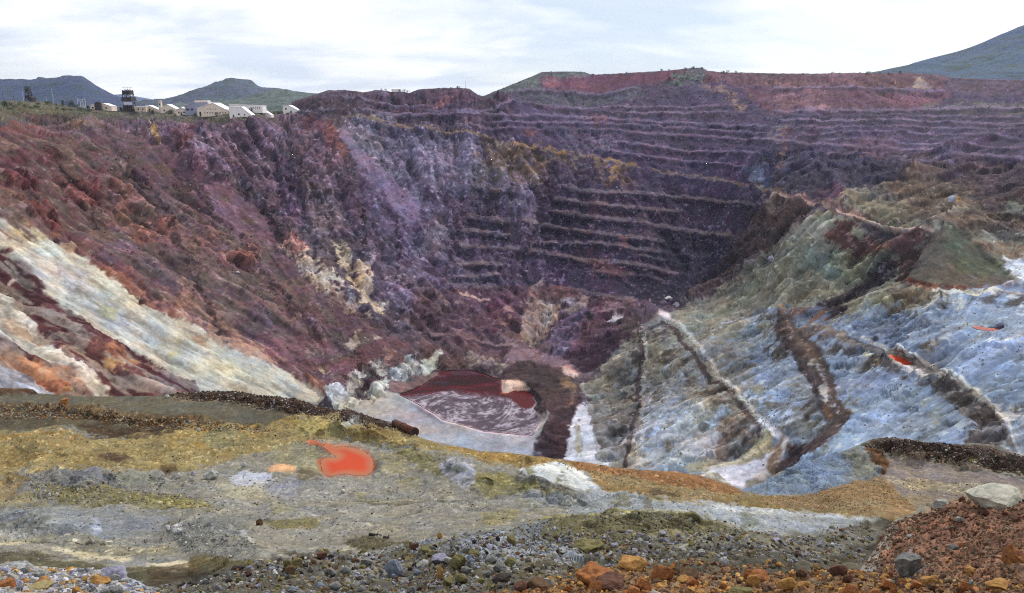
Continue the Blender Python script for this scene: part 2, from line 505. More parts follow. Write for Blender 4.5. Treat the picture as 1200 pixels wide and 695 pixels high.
LAKE = [(468.4,462.5),(479.4,459.4),(493,453),(507.8,443.8),(513.3,441),(515.2,435.6),(528,434.6),(542.7,434.3),(559,435.6),(568.3,439.3),(577,442.5),(586.7,445.7),(587.6,452),(587,458),(588,462.5),(595.8,462),(601.3,459.4),(616,458.6),(623.3,463),(628.8,472.3),(625,478.7),(629,484),(633,491),(628,501),(623.3,509.8),(612,509.6),(601.3,508.4),(584,507),(566.5,505.3),(554,501.5),(542.7,498),(531,495),(518.8,491.9),(509.7,485),(497,478),(484,470.4)]
LAKE_Z = -228.5
pit = Sheet(-160, 1360, 1400, 470, pit_bot, pit_top, pit_cp, 34.0, 7.0, (92,80,88))
pit.flatten(LAKE, LAKE_Z + .25, soft=4); pit.flatten(LAKE, LAKE_Z - 1.1, soft=.45)
POOL_R1 = [(1035.5,418),(1042,415.5),(1052,417),(1062,421),(1070,427),(1062,428.5),(1050,426),(1042,423)]
POOL_R2 = [(1139,383),(1146,382.3),(1160,384.5),(1176,385.5),(1170,387.6),(1158,387.3),(1147,386)]
def local_z(sh, pts):
    p = np.mean(pts, 0); j = int((p[0] - sh.x0) / (sh.x1 - sh.x0) * (sh.nx - 1))
    i = int(np.argmin(np.abs(sh.PY[:, j] - p[1]))); q = at(sh.PX[i, j], sh.PY[i, j], sh.Y[i, j])
    return float(q[2])
ZR1, ZR2 = local_z(pit, POOL_R1), local_z(pit, POOL_R2)
pit.flatten(POOL_R1, ZR1 + .15, soft=2.5); pit.flatten(POOL_R2, ZR2 + .15, soft=2); pit.flatten(POOL_R1, ZR1 - .5, soft=.45); pit.flatten(POOL_R2, ZR2 - .5, soft=.45)
pit.turn = [([(690,440),(760,380),(900,340),(1000,360),(1100,345),(1200,345),(1400,345),(1400,560),(1000,580),(760,570),(690,520)], (-.84, .54)),
  ([(900,232),(1000,262),(1040,300),(900,365),(780,372)], (-.78, .62)), ([(1060,330),(1100,345),(1400,345),(1400,390),(1110,385)], (-.35,.94))]
pit.ready()
P_, L_, B_ = pit.poly, pit.line, pit.bench

# ---- far wall, upper dumps and plateau
P_([(-170,110),(345,110),(345,140),(200,142),(100,140),(0,135),(-170,132)], (92,88,76), soft=3, rough=.3, speck=.5)
P_([(-170,122),(0,119),(80,124),(130,133),(60,137),(0,134),(-170,130)], (98,92,72), warp=3, rough=.2)
P_([(0,140),(90,141),(130,150),(140,175),(100,168),(60,160),(0,158)], (100,82,76), rough=.5)
P_([(330,100),(560,100),(640,110),(620,140),(480,138),(345,136)], (84,70,82), rough=.5)
P_([(345,119),(362,114),(400,118),(470,128),(485,135),(350,135)], (78,62,74), warp=2, rough=.4)
P_([(462,121),(490,119),(512,118),(520,123),(495,127),(478,134),(462,131)], (112,80,80), warp=4, a=.7, brk=.2)
P_([(505,108),(560,108),(590,115),(540,120),(505,116)], (98,76,84), a=.8)
P_([(520,112),(528,111),(524,123),(510,124)], (140,104,98), a=.6, warp=2, soft=1)
P_([(600,100),(1370,88),(1370,190),(1000,175),(900,235),(760,215),(600,160)], (82,68,92), rough=.22)
P_([(566,113),(605,97),(640,83),(692,84),(690,90),(640,93),(630,107),(600,110)], (88,98,92), warp=3, rough=.2)
P_([(604,112),(640,106),(720,109),(745,103),(760,110),(700,126),(640,123),(604,120)], (86,92,92), warp=4, brk=.35)
P_([(633,92),(690,89),(760,83),(800,82),(796,90),(780,94),(745,101),(700,107),(650,108),(640,100)], (104,70,82), warp=2.5, rough=.15, speck=.2, streak=.7)
P_([(640,90),(650,89),(655,97),(645,103),(637,98)], (134,96,96), warp=2, a=.7)
P_([(725,88),(800,83),(785,92),(740,98)], (112,68,80), warp=3, a=.8, rough=.1)
P_([(778,96),(800,82),(828,80),(832,92),(822,98),(800,97)], (90,110,96), warp=3, rough=.3, brk=.55)
P_([(832,84),(900,86),(1060,85),(1110,90),(1110,107),(1030,103),(900,103),(850,99),(825,97)], (104,78,80), warp=2, rough=.4)
P_([(900,90),(935,88),(938,102),(902,102)], (128,98,94), a=.6, brk=.4)
P_([(862,103),(900,104),(1030,105),(1110,107),(1098,118),(1075,131),(1010,130),(960,133),(905,132),(885,120),(872,110)], (106,78,86), warp=3, rough=.25, streak=.8, speck=.3)
P_([(1040,112),(1108,107),(1098,118),(1072,130),(1045,126)], (118,80,86), warp=4, a=.7, rough=.15)
P_([(905,104),(960,104),(965,118),(920,128),(905,122)], (134,106,100), warp=5, a=.6, brk=.45)
P_([(1069,102),(1072,92),(1078,88),(1086,96),(1093,103)], (148,136,122), warp=1.5, rough=.2)
P_([(1110,91),(1370,93),(1370,108),(1200,110),(1110,108)], (94,78,88), warp=2)
P_([(1075,130),(1100,120),(1200,122),(1370,122),(1370,134),(1090,134)], (100,100,84), warp=3, brk=.5)
P_([(945,128),(968,124),(975,131),(948,133)], (140,112,116), warp=2, a=.8)
P_([(820,101),(845,101),(872,118),(872,133),(850,135),(862,125),(835,106)], (130,110,96), warp=3, brk=.5)
# upper benches
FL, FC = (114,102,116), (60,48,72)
for ln, w1, w2 in (([(342,133),(420,131),(480,135),(500,137)],2.5,5),
    ([(385,115),(420,118),(465,123),(500,122)],2.2,4),
    ([(600,108),(640,107),(700,110),(745,104)],2.5,5),
    ([(480,129),(560,131),(600,122),(665,127),(720,132),(800,133.5),(870,132)],2.5,6),
    ([(430,136),(520,134),(600,135.5),(715,141),(775,144.5),(870,148.5),(900,147)],2.8,7),
    ([(540,149),(600,150),(700,152),(755,157),(825,161),(895,165),(957,170),(1017,175),(1075,176.5),(1125,180.5),(1200,184.5),(1360,190)],2.8,7),
    ([(685,165),(760,171),(810,178),(895,181)],2.5,6),([(560,142.5),(700,146),(800,151),(900,157)],2.2,6),([(640,128),(720,126.5),(800,125),(860,124)],2,5),([(700,176),(780,186),(880,196)],2.2,6),([(955,164),(1050,168),(1120,171),(1200,174)],2,5),([(960,182),(1060,188),(1140,192),(1200,196)],2.2,6),([(900,150),(1000,150.5),(1120,151),(1200,154)],2,4),([(900,137),(1000,137),(1100,136),(1200,138)],2,4),
    ([(900,104),(1025,105),(1110,108)],2.5,5),
    ([(900,132),(975,132),(1060,131),(1110,128),(1200,128),(1360,128)],3,6),
    ([(900,143),(1060,143),(1125,144),(1200,147),(1360,150)],2.5,7),
    ([(930,157),(1040,157),(1120,158),(1200,162)],1.5,5),
    ([(1072,197),(1117,201),(1200,206)],2,5),
    ([(1110,92),(1200,94),(1340,95)],2,3)):
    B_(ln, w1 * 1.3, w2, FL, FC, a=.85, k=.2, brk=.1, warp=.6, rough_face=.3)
P_([(895,175),(1000,182),(1080,195),(1060,225),(1010,240),(960,245),(925,232),(880,222)], (66,58,78), warp=6, rough=.5)
P_([(895,215),(880,212),(884,196),(892,190),(897,200)], (128,150,176), warp=2.5, a=.9, brk=.35)
P_([(870,195),(900,178),(925,180),(920,215),(895,225)], (84,92,112), warp=5, a=.6, brk=.5)
P_([(917,150),(924,150),(920,180),(912,215),(905,216),(912,180)], (116,92,76), warp=3, a=.7, brk=.45)
P_([(902,150),(916,146),(918,166),(900,166)], (118,112,104), warp=3, a=.6, brk=.4)
P_([(955,222),(985,220),(990,238),(965,238)], (86,58,72), warp=4, a=.8)
P_([(1000,165),(1050,166),(1056,182),(1010,190)], (94,76,80), warp=5, a=.7)
# middle wall: greyer, blocky rock with pale scree
P_([(400,137),(470,142),(560,158),(620,172),(640,250),(600,260),(560,240),(480,250),(430,215),(405,160)], (112,106,120), rough=.6, speck=2., warp=8)
P_([(405,137),(475,146),(550,156),(590,163),(600,180),(560,172),(480,160),(410,150)], (86,79,98), rough=.6, speck=2., warp=5)
P_([(560,160),(600,164),(675,180),(735,192),(740,200),(690,196),(640,190),(640,215),(600,210),(570,190)], (112,98,84), warp=6, brk=.3, rough=.5)
P_([(520,190),(570,190),(600,215),(560,230),(525,220)], (110,106,112), warp=9, a=.7, brk=.4, rough=.5, speck=1)
P_([(560,195),(595,190),(610,235),(575,250),(560,230)], (104,100,90), warp=6, a=.6, brk=.35, rough=.6)
P_([(500,235),(560,225),(640,260),(640,330),(560,345),(500,330),(490,280)], (92,81,94), warp=8, rough=.5, speck=.9)
P_([(430,240),(480,225),(500,260),(495,330),(470,380),(430,340),(410,290),(415,255)], (96,86,98), warp=8, rough=.6, speck=1)
P_([(640,210),(900,240),(880,262),(850,300),(820,335),(780,362),(700,350),(640,330),(625,280)], (72,58,78), warp=6, rough=.26, speck=.9)
P_([(660,190),(720,205),(735,240),(720,275),(680,250)], (84,66,74), warp=10, a=.6, brk=.4)
P_([(700,250),(760,255),(770,290),(720,300)], (92,72,72), warp=8, a=.6, brk=.45)
# ochre haul ramp and the benches under it
L_([(405,137),(475,146),(550,156),(600,167),(675,180),(735,192),(812,205),(900,221),(925,229)], (116,102,88), w=4.5, warp=2, rough=.2, brk=.25)
L_([(600,167),(675,180),(735,191),(770,198)], (140,112,72), w=3.5, warp=2.5, a=.85, brk=.4)
B_([(405,138),(475,148),(550,158),(600,169),(675,183),(735,195),(812,208),(900,224)], 4.5, 8, None, None)
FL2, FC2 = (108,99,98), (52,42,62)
for ln, w1, w2 in (([(650,218),(700,227),(750,229),(812,234),(890,243)],5,8),
    ([(645,233),(700,240),(750,246),(800,250)],4,8),
    ([(638,246),(692,255),(745,262),(805,273),(862,279)],5,9),
    ([(610,258),(628,263),(682,272),(735,280),(790,286)],5,9),
    ([(618,286),(695,287),(775,297),(830,305)],4.5,8),
    ([(618,295),(682,306),(740,312),(815,326)],5,9),
    ([(690,318),(770,329),(795,338)],4.5,8),([(745,300),(820,313)],3,6),([(540,272),(600,276)],5,9),([(535,290),(612,294)],5,9),([(520,352),(600,354)],4,8),
    ([(640,335),(705,347),(745,356)],4,9),
    ([(545,256),(600,261)],7,12),([(532,309),(590,313)],6,10),([(530,325),(586,324)],4,8),([(520,338),(586,340),(630,343)],6,10),
    ([(420,236),(470,242),(520,248)],4,10),([(560,220),(610,226)],5,10)):
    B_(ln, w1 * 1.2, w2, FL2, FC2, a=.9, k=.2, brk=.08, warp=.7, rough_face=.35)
P_([(780,275),(862,282),(850,300),(822,332),(790,350),(770,335),(800,318),(775,300)], (48,40,66), warp=6, a=.85, rough=.3)  # shade beside the spur, painted into the wall colour
P_([(740,320),(785,330),(800,350),(780,362),(745,352)], (46,38,60), warp=4, a=.8, rough=.3)  # same painted shade, carried down to the foot of the wall
P_([(690,295),(703,300),(735,325),(728,330),(705,318)], (98,70,70), warp=4, a=.6)
P_([(725,280),(732,276),(738,286),(732,290)], (120,84,76), warp=2, a=.7)
P_([(695,226),(704,222),(698,240),(700,300),(706,345),(696,340),(692,270)], (84,64,70), warp=4, a=.6, brk=.35)
P_([(696,134),(712,138),(711,148),(698,148)], (116,80,76), warp=3, a=.7, brk=.4)
P_([(615,150),(632,151),(632,160),(617,160)], (120,88,86), warp=3, a=.7, brk=.45)
P_([(716,196),(724,194),(722,208),(717,208)], (178,140,88), warp=2, a=.8, brk=.3)
P_([(700,195),(730,196),(740,215),(705,212)], (112,90,70), warp=4, a=.6, brk=.4)
P_([(640,150),(715,152),(720,175),(690,185),(665,176)], (100,94,104), warp=6, a=.7, brk=.45, rough=.5, speck=1)
# pale gully in the middle wall
P_([(606,190),(615,200),(628,222),(634,240),(632,268),(622,262),(624,240),(616,218),(604,200)], (132,120,126), warp=3, a=.8, brk=.25)
L_([(628,215),(634,236),(630,262),(618,285),(612,310)], (58,50,62), w=4, warp=3, a=.8)
P_([(636,200),(652,196),(648,220),(640,240),(634,225)], (66,54,66), warp=4, a=.7)
P_([(508,262),(518,258),(528,285),(545,312),(536,316),(520,310),(500,300),(475,298),(495,285)], (112,104,108), warp=3, a=.75, brk=.2, rough=.25)
P_([(512,250),(520,235),(526,262),(516,280)], (108,100,104), warp=3, a=.7)
P_([(478,200),(492,230),(522,245),(520,250),(480,254),(470,240)], (116,104,122), warp=5, a=.7, brk=.25, rough=.3)
# lavender scree chute from the rim corner
P_([(399,155),(408,154),(420,168),(432,182),(450,200),(470,218),(490,238),(496,256),(484,264),(462,246),(438,222),(416,192),(405,172)], (124,112,134), warp=2.5, rough=.12, speck=.25, streak=.3)
P_([(425,195),(470,220),(495,258),(480,290),(455,270),(430,250),(420,225)], (104,88,112), warp=6, a=.75, rough=.3)
P_([(374,149),(386,144),(400,164),(404,182),(396,190),(384,170)], (118,80,80), warp=3, rough=.4)
P_([(345,140),(372,140),(380,152),(362,158),(346,150)], (116,74,78), warp=4, a=.8)
# rim bluff, left of the corner
P_([(120,142),(240,146),(345,142),(385,165),(415,215),(420,260),(385,270),(340,265),(300,230),(255,205),(200,180),(140,160)], (106,85,97), warp=7, rough=.6, speck=1)
P_([(228,145),(252,146),(250,175),(238,180),(228,165)], (108,92,108), warp=4, a=.8, rough=.65, speck=1)
P_([(215,148),(228,148),(226,185),(216,178)], (104,66,66), warp=4, a=.6)
P_([(178,150),(184,152),(190,165),(186,168),(180,160)], (170,134,88), warp=1.5, a=.9)
P_([(82,140),(98,140),(97,150),(84,152)], (132,104,82), warp=2.5, a=.8, brk=.3)
P_([(300,150),(340,150),(352,190),(380,235),(350,225),(320,195)], (92,80,94), warp=7, a=.7, rough=.65, speck=1)
P_([(345,215),(385,225),(400,262),(375,280),(350,255)], (102,92,98), warp=7, a=.7, rough=.65, speck=1)
P_([(320,180),(345,200),(360,260),(345,262),(325,230)], (78,58,88), warp=5, a=.7)
# big left slope
P_([(-170,150),(120,150),(190,180),(260,220),(310,255),(360,310),(420,365),(470,400),(495,428),(440,425),(400,445),(370,470),(-170,470)], (104,80,86), warp=6, rough=.16, speck=.4, streak=.6)
P_([(160,165),(215,180),(262,215),(305,250),(330,280),(320,285),(280,275),(240,255),(200,225),(165,190)], (108,82,92), warp=5, rough=.15, speck=.35, streak=.5)
P_([(196,215),(225,222),(255,255),(270,285),(240,290),(205,255)], (96,76,84), warp=7, a=.7, rough=.6)
P_([(200,262),(240,262),(300,290),(300,312),(270,312),(225,298),(205,280)], (118,82,80), warp=5, a=.85, rough=.6, brk=.25)
P_([(250,265),(275,268),(275,280),(250,276)], (138,94,78), warp=4, a=.6, brk=.35)
P_([(-170,140),(60,150),(110,168),(140,200),(175,225),(183,262),(172,274),(140,270),(118,262),(100,280),(75,275),(55,250),(20,228),(-170,200)], (120,78,78), warp=6, rough=.4, streak=.5)
P_([(40,165),(115,160),(128,192),(100,196),(60,180)], (106,98,86), warp=6, a=.8, rough=.4, brk=.25)
P_([(-170,170),(0,177),(30,171),(70,167),(60,185),(50,200),(20,202),(0,198),(-170,190)], (98,46,50), warp=3, rough=.3)
P_([(0,160),(18,162),(20,176),(0,178)], (122,98,74), warp=3, a=.8)
P_([(0,140),(35,140),(30,160),(10,158)], (134,76,70), warp=5, a=.6, brk=.4)
P_([(-170,198),(10,200),(60,212),(95,215),(70,235),(30,226),(-170,215)], (126,86,88), warp=4, a=.7, rough=.3)
P_([(140,236),(150,227),(172,227),(183,255),(178,268),(165,272),(140,262)], (146,104,92), warp=2.5, rough=.5)
P_([(165,225),(176,235),(182,256),(176,262),(172,240)], (166,128,96), warp=2, a=.6, brk=.3)
P_([(112,210),(150,208),(152,225),(115,235)], (134,100,86), warp=6, a=.6, brk=.4)
P_([(62,240),(82,250),(82,275),(70,270)], (96,50,54), warp=4, a=.7)
P_([(-170,222),(0,224),(20,232),(55,255),(70,285),(85,292),(50,278),(20,262),(0,255),(-170,230)], (122,96,82), warp=3, rough=.4)
P_([(0,247),(40,262),(75,280),(70,290),(30,268),(0,255)], (140,94,66), warp=3, a=.8, brk=.2)
P_([(85,285),(105,280),(125,300),(160,325),(215,355),(235,372),(250,395),(225,395),(190,370),(150,345),(110,312)], (132,92,78), warp=5, a=.85, rough=.5, brk=.15)
P_([(110,295),(160,308),(200,335),(220,360),(180,345),(130,315)], (104,58,58), warp=6, a=.7, brk=.25)
P_([(150,290),(230,300),(290,330),(300,350),(260,345),(210,340),(170,320)], (100,86,78), warp=8, a=.8, rough=.4)
P_([(235,318),(290,312),(310,330),(290,345),(250,340)], (106,98,84), warp=5, a=.7, brk=.3)
P_([(225,340),(330,340),(400,385),(420,410),(380,425),(320,415),(260,390)], (90,74,76), warp=6, rough=.35, streak=.8)
L_([(222,330),(232,345),(245,365),(262,385)], (66,50,58), w=4, warp=4, a=.8)
L_([(178,250),(200,275),(225,300)], (62,48,54), w=4, warp=4, a=.8)
L_([(218,215),(240,235),(252,250)], (76,54,66), w=3, warp=4, a=.7)
L_([(330,270),(352,300),(372,330),(400,365),(440,390)], (76,60,70), w=4, warp=6, a=.5, brk=.3)
L_([(355,375),(372,390),(410,412)], (70,50,56), w=3, warp=3, a=.7, brk=.2)
P_([(320,372),(355,372),(372,395),(352,405),(325,400)], (92,68,64), warp=5, a=.8)
P_([(305,390),(370,398),(405,415),(395,432),(350,432),(315,420)], (118,82,86), warp=5, a=.8, rough=.25)
P_([(405,402),(413,393),(420,384),(428,391),(447,394),(446,398),(430,397),(418,404)], (206,186,164), warp=2, rough=.2)
P_([(420,400),(455,398),(462,408),(455,418),(435,420),(415,415)], (112,76,78), warp=3, a=.85)
P_([(452,405),(464,412),(455,425),(448,418)], (160,128,108), warp=3, a=.6, brk=.3)
P_([(462,442),(490,430),(505,420),(512,438),(506,446),(490,454),(470,462),(452,458)], (120,98,102), warp=2, rough=.12, speck=.2)
# cream intrusions low on the wall
P_([(330,286),(346,278),(356,292),(371,312),(386,322),(400,345),(424,362),(410,364),(385,352),(365,336),(350,313),(337,301)], (192,174,160), warp=4, brk=.32, rough=.5, soft=3)
P_([(330,280),(350,276),(356,292),(342,300)], (156,98,94), warp=4, a=.7, brk=.35)
P_([(388,280),(400,284),(409,310),(413,326),(405,326),(395,302)], (196,180,156), warp=3, brk=.3, rough=.5)
P_([(418,310),(432,304),(441,320),(437,345),(452,360),(440,370),(420,361),(410,345),(416,328)], (186,168,142), warp=4, brk=.36, rough=.65, soft=3)
P_([(365,320),(395,325),(402,345),(385,345)], (190,184,172), warp=4, brk=.3, rough=.5)
P_([(408,343),(416,340),(416,352),(409,352)], (140,160,172), warp=2, a=.7, brk=.3)
P_([(438,352),(454,354),(452,362),(440,362)], (206,190,168), warp=2, brk=.3)
P_([(425,300),(440,296),(444,305),(432,312)], (156,140,140), warp=3, brk=.4)
# foot of the wall above the lake
P_([(480,345),(560,338),(640,340),(650,360),(640,395),(600,405),(540,400),(490,390)], (92,72,80), warp=5, rough=.5)
P_([(500,385),(560,392),(620,402),(650,420),(620,438),(585,440),(540,432),(505,425),(488,405)], (98,78,82), warp=4, rough=.5)
B_([(485,392),(540,400),(600,412),(640,424)],5,6,(122,102,102),(74,54,66),a=.8,warp=3)
B_([(500,372),(540,382),(590,388)],4,6,(114,98,94),(72,56,72),a=.6,warp=3)
L_([(480,370),(500,392),(520,408)], (66,52,60), w=4, warp=3, a=.7)
P_([(480,352),(505,342),(540,352),(530,366),(495,365)], (110,92,88), warp=5, a=.7, brk=.4)
P_([(535,347),(580,347),(585,352),(540,352)], (186,164,138), warp=2, a=.8, brk=.5)
P_([(560,352),(592,352),(600,385),(575,390)], (96,60,72), warp=6, a=.7)
P_([(582,365),(596,362),(594,385),(584,385)], (150,122,110), warp=3, a=.7, brk=.4)
P_([(505,415),(515,412),(508,430),(494,435),(494,422)], (186,186,182), warp=2, rough=.5)
P_([(535,418),(560,418),(558,432),(537,432)], (142,130,124), warp=4, a=.7, brk=.45)
P_([(565,420),(595,425),(590,434),(566,432)], (150,140,132), warp=4, a=.6, brk=.5)
# cliff right above the lake: cream and violet fans
P_([(622,334),(665,334),(690,346),(735,352),(745,360),(690,352),(655,348),(625,348)], (112,84,78), warp=3, rough=.3)
P_([(618,346),(640,345),(655,350),(650,375),(640,398),(615,398),(612,370)], (140,122,114), warp=3, rough=.65, streak=1.)
P_([(634,350),(645,350),(645,372),(637,378)], (158,154,150), warp=2.5, a=.8, brk=.2)
P_([(622,330),(632,329),(631,340),(622,340)], (142,128,116), warp=2, a=.9)
P_([(655,360),(690,366),(688,390),(670,415),(645,412),(645,385)], (92,78,98), warp=3, rough=.7, streak=1.)
P_([(660,347),(690,348),(692,360),(680,363),(660,358)], (148,138,136), warp=3, a=.9, brk=.3)
P_([(690,352),(722,350),(742,362),(750,378),(735,385),(700,405),(672,432),(655,425),(672,400),(688,372)], (84,62,72), warp=3, rough=.5)
P_([(672,437),(688,432),(712,415),(735,396),(748,384),(742,376),(705,396),(682,418)], (72,50,62), warp=2, rough=.2, streak=.9)
P_([(706,360),(718,354),(730,362),(715,372),(704,370)], (112,94,98), warp=3, a=.8)
P_([(713,377),(722,370),(730,371),(728,375),(718,378)], (196,194,198), warp=1.2)
P_([(688,370),(695,372),(696,378),(690,378)], (42,40,42), warp=1.5)
P_([(590,415),(620,408),(655,420),(682,434),(675,440),(650,432),(620,424),(592,422)], (122,100,106), warp=2, rough=.1)
P_([(658,430),(668,430),(678,437),(672,440),(660,437)], (200,172,164), warp=1.5)
L_([(664,428),(672,433)], (190,110,110), w=2, warp=1, a=.7)
# dark mass beside the lake
P_([(585,440),(600,424),(640,430),(662,437),(674,447),(684,470),(684,487),(672,510),(666,534),(640,531),(621,530),(630,508),(642,490),(634,480),(628,468),(612,455),(592,446)], (84,66,69), warp=2.5, rough=.22, speck=.2, streak=.9)
P_([(600,424),(650,434),(655,460),(630,465),(605,450)], (80,66,66), warp=5, a=.7)
P_([(655,442),(672,444),(676,460),(668,456),(660,455)], (126,104,88), warp=2, a=.85)
L_([(668,455),(672,465),(668,478),(655,490)], (110,92,78), w=3, warp=2, a=.7)
P_([(622,528),(645,495),(670,480),(684,488),(670,512),(664,535)], (66,50,56), warp=3, a=.8)
P_([(586,446),(600,446),(612,450),(619,455),(612,459.5),(601,459.8),(591,462.5),(586,455)], (214,184,170), warp=1, rough=.05)
L_([(588,447),(587,455),(592,462),(603,458)], (206,100,70), w=2, warp=1, a=.8, brk=.2)
# beach
P_([(405,474),(440,466),(453,459),(470,463),(490,472),(510,484),(520,492),(545,499),(570,506),(600,510),(624,511),(628,500),(634,492),(642,492),(628,512),(622,532),(600,545),(540,560),(480,540),(430,500)], (150,147,150), warp=.8, rough=.06, speck=.12, streak=.2, soft=1.2)
P_([(540,500),(600,512),(622,512),(620,532),(560,530),(500,522)], (152,158,170), warp=5, a=.8, soft=8)
L_(LAKE[24:] , (214,190,190), w=3.2, warp=.6, a=.8)
P_([(628,484),(642,488),(632,500),(626,510),(624,505)], (205,196,200), warp=1, a=.8)
# white bluffs left of the beach
for pl, c in (([(378,458),(390,448),(404,452),(418,464),(422,472),(400,476),(385,470)],(192,192,192)), ([(402,442),(412,430),(424,446),(436,455),(416,460)],(190,184,170)),
    ([(413,431),(424,424),(433,434),(426,440)],(192,188,178)), ([(433,422),(445,418),(452,434),(442,437)],(188,186,184)), ([(452,431),(470,424),(488,418),(490,432),(478,443),(462,440)],(186,186,190)),
    ([(431,456),(450,440),(458,450),(450,463),(436,472)],(188,184,176)), ([(367,432),(380,430),(382,436),(370,437)],(190,176,150))):
    P_(pl, c, warp=3.5, rough=.8, streak=1., soft=1.2, brk=.14, sb=1)
P_([(357,440),(372,441),(386,462),(376,467),(362,452)], (134,92,78), warp=2.5, a=.9, rough=.5)
P_([(383,466),(388,462),(392,472),(386,472)], (160,168,190), warp=1.5, a=.8)
P_([(418,446),(440,443),(440,452),(420,458)], (84,54,58), warp=2.5, a=.85)
P_([(395,438),(410,426),(430,420),(420,428),(405,440)], (120,84,86), warp=2, a=.9)
# white, maroon and orange beds on the lower left
P_([(-170,235),(0,254),(30,267),(70,287),(90,297),(108,306),(132,326),(165,348),(190,363),(230,380),(270,406),(310,426),(345,446),(362,452),(376,470),(225,475),(195,448),(160,426),(130,406),(95,376),(60,346),(40,326),(10,301),(-170,270)], (188,184,172), warp=2.5, rough=.14, speck=.35, streak=.8)
P_([(15,262),(45,272),(50,282),(20,275)], (208,186,140), warp=4, a=.7)
P_([(72,292),(84,285),(90,297),(80,296)], (176,150,124), warp=2)
P_([(60,310),(100,320),(120,345),(100,350),(70,325)], (168,168,176), warp=5, a=.7)
P_([(100,340),(140,350),(150,375),(125,385),(105,365)], (158,160,164), warp=6, a=.6)
P_([(170,375),(215,400),(240,420),(215,425),(180,400)], (166,168,170), warp=6, a=.7)
P_([(112,355),(135,358),(130,372),(115,368)], (178,172,132), warp=4, a=.7)
P_([(190,392),(205,396),(218,412),(205,412)], (186,178,140), warp=4, a=.7, brk=.3)
P_([(195,335),(225,330),(250,350),(285,385),(330,425),(340,440),(300,425),(260,400),(230,378),(205,360)], (176,140,118), warp=4, a=.75, brk=.3)
P_([(220,385),(255,392),(262,405),(240,400)], (168,128,104), warp=3, a=.7, brk=.2)
L_([(30,275),(60,312),(95,345),(120,365)], (134,130,126), w=2.5, warp=4, a=.7, brk=.3)
L_([(140,372),(175,395),(200,420),(235,445)], (120,118,118), w=2, warp=4, a=.6, brk=.4)
P_([(182,440),(190,435),(198,452),(188,455)], (128,128,130), warp=3, a=.8)
P_([(192,420),(205,418),(215,436),(200,438)], (134,134,136), warp=3, a=.7, brk=.3)
P_([(-170,270),(0,288),(15,300),(40,322),(60,345),(95,375),(110,392),(142,404),(172,422),(203,440),(228,456),(228,468),(138,468),(125,455),(105,440),(82,420),(58,402),(40,380),(15,352),(0,333),(-170,310)], (86,52,55), warp=2.5, rough=.35, speck=.25, streak=.8)
P_([(110,404),(140,408),(165,425),(150,428),(120,418)], (140,96,72), warp=3, a=.8, brk=.3)
P_([(100,400),(118,402),(150,425),(175,445),(160,450),(130,436)], (102,72,68), warp=3, a=.5)
P_([(140,440),(165,445),(200,460),(180,466),(145,464)], (120,96,92), warp=3, a=.5, brk=.4)
L_([(10,305),(22,318),(18,330)], (170,160,150), w=2.5, warp=2, a=.7)
L_([(28,345),(40,355)], (170,160,150), w=2, warp=2, a=.6)
P_([(-170,300),(0,332),(15,352),(40,380),(58,402),(80,420),(105,440),(125,456),(138,468),(130,470),(95,446),(60,425),(30,408),(0,396),(-170,380)], (190,187,180), warp=2.5, rough=.45, streak=.8)
P_([(0,345),(20,375),(55,395),(75,408),(60,410),(30,395),(0,370)], (182,146,112), warp=4, a=.7, brk=.3)
P_([(30,378),(42,388),(60,395),(95,400),(100,412),(70,405),(40,395)], (110,104,104), warp=4, a=.7, brk=.25)
P_([(120,425),(150,432),(150,440),(125,436)], (150,122,90), warp=3, a=.7, brk=.3)
L_([(-20,392),(0,400),(28,412),(60,428),(90,440),(120,452),(140,464)], (92,56,56), w=6, warp=2, rough=.4)
P_([(-170,385),(0,405),(35,418),(88,437),(116,464),(58,466),(45,445),(20,428),(-170,410)], (174,130,102), warp=2.5, rough=.4, streak=.8)
P_([(45,440),(70,440),(95,443),(115,464),(58,466),(50,455)], (146,86,60), warp=3, rough=.5, a=.85, brk=.1)
P_([(60,455),(85,448),(100,464),(65,466)], (120,92,52), warp=3, a=.6, brk=.3)
P_([(-170,405),(0,424),(25,430),(42,442),(56,466),(-170,470)], (186,186,192), warp=2.5, rough=.4, streak=.8)
P_([(0,434),(25,440),(40,462),(0,455)], (156,164,184), warp=4, a=.7)
P_([(86,437),(100,440),(138,464),(116,466)], (192,188,178), warp=2)
P_([(399,155),(408,154),(420,168),(432,182),(450,200),(470,218),(488,238),(494,256),(484,262),(462,244),(438,221),(416,191),(405,172)], (120,106,130), warp=4, soft=4, rough=.06, speck=.6, streak=.5, a=.75)
LS = [(-170,235),(0,254),(90,297),(165,348),(230,380),(310,426),(376,470),(-170,475)]
P_(LS, (138,130,122), warp=3, a=.6, brk=.92, sb=1)
LU = [(-170,150),(120,150),(260,220),(360,310),(470,400),(440,425),(370,440),(230,378),(90,297),(-170,235)]
P_(LU, (106,82,94), warp=6, a=.35)
P_(LU, (78,56,60), warp=4, a=.75, brk=.88, sb=1)
P_(LU, (130,100,100), warp=4, a=.5, brk=.95, sb=1)
P_(LU, (96,92,78), warp=8, a=.4, brk=.95)
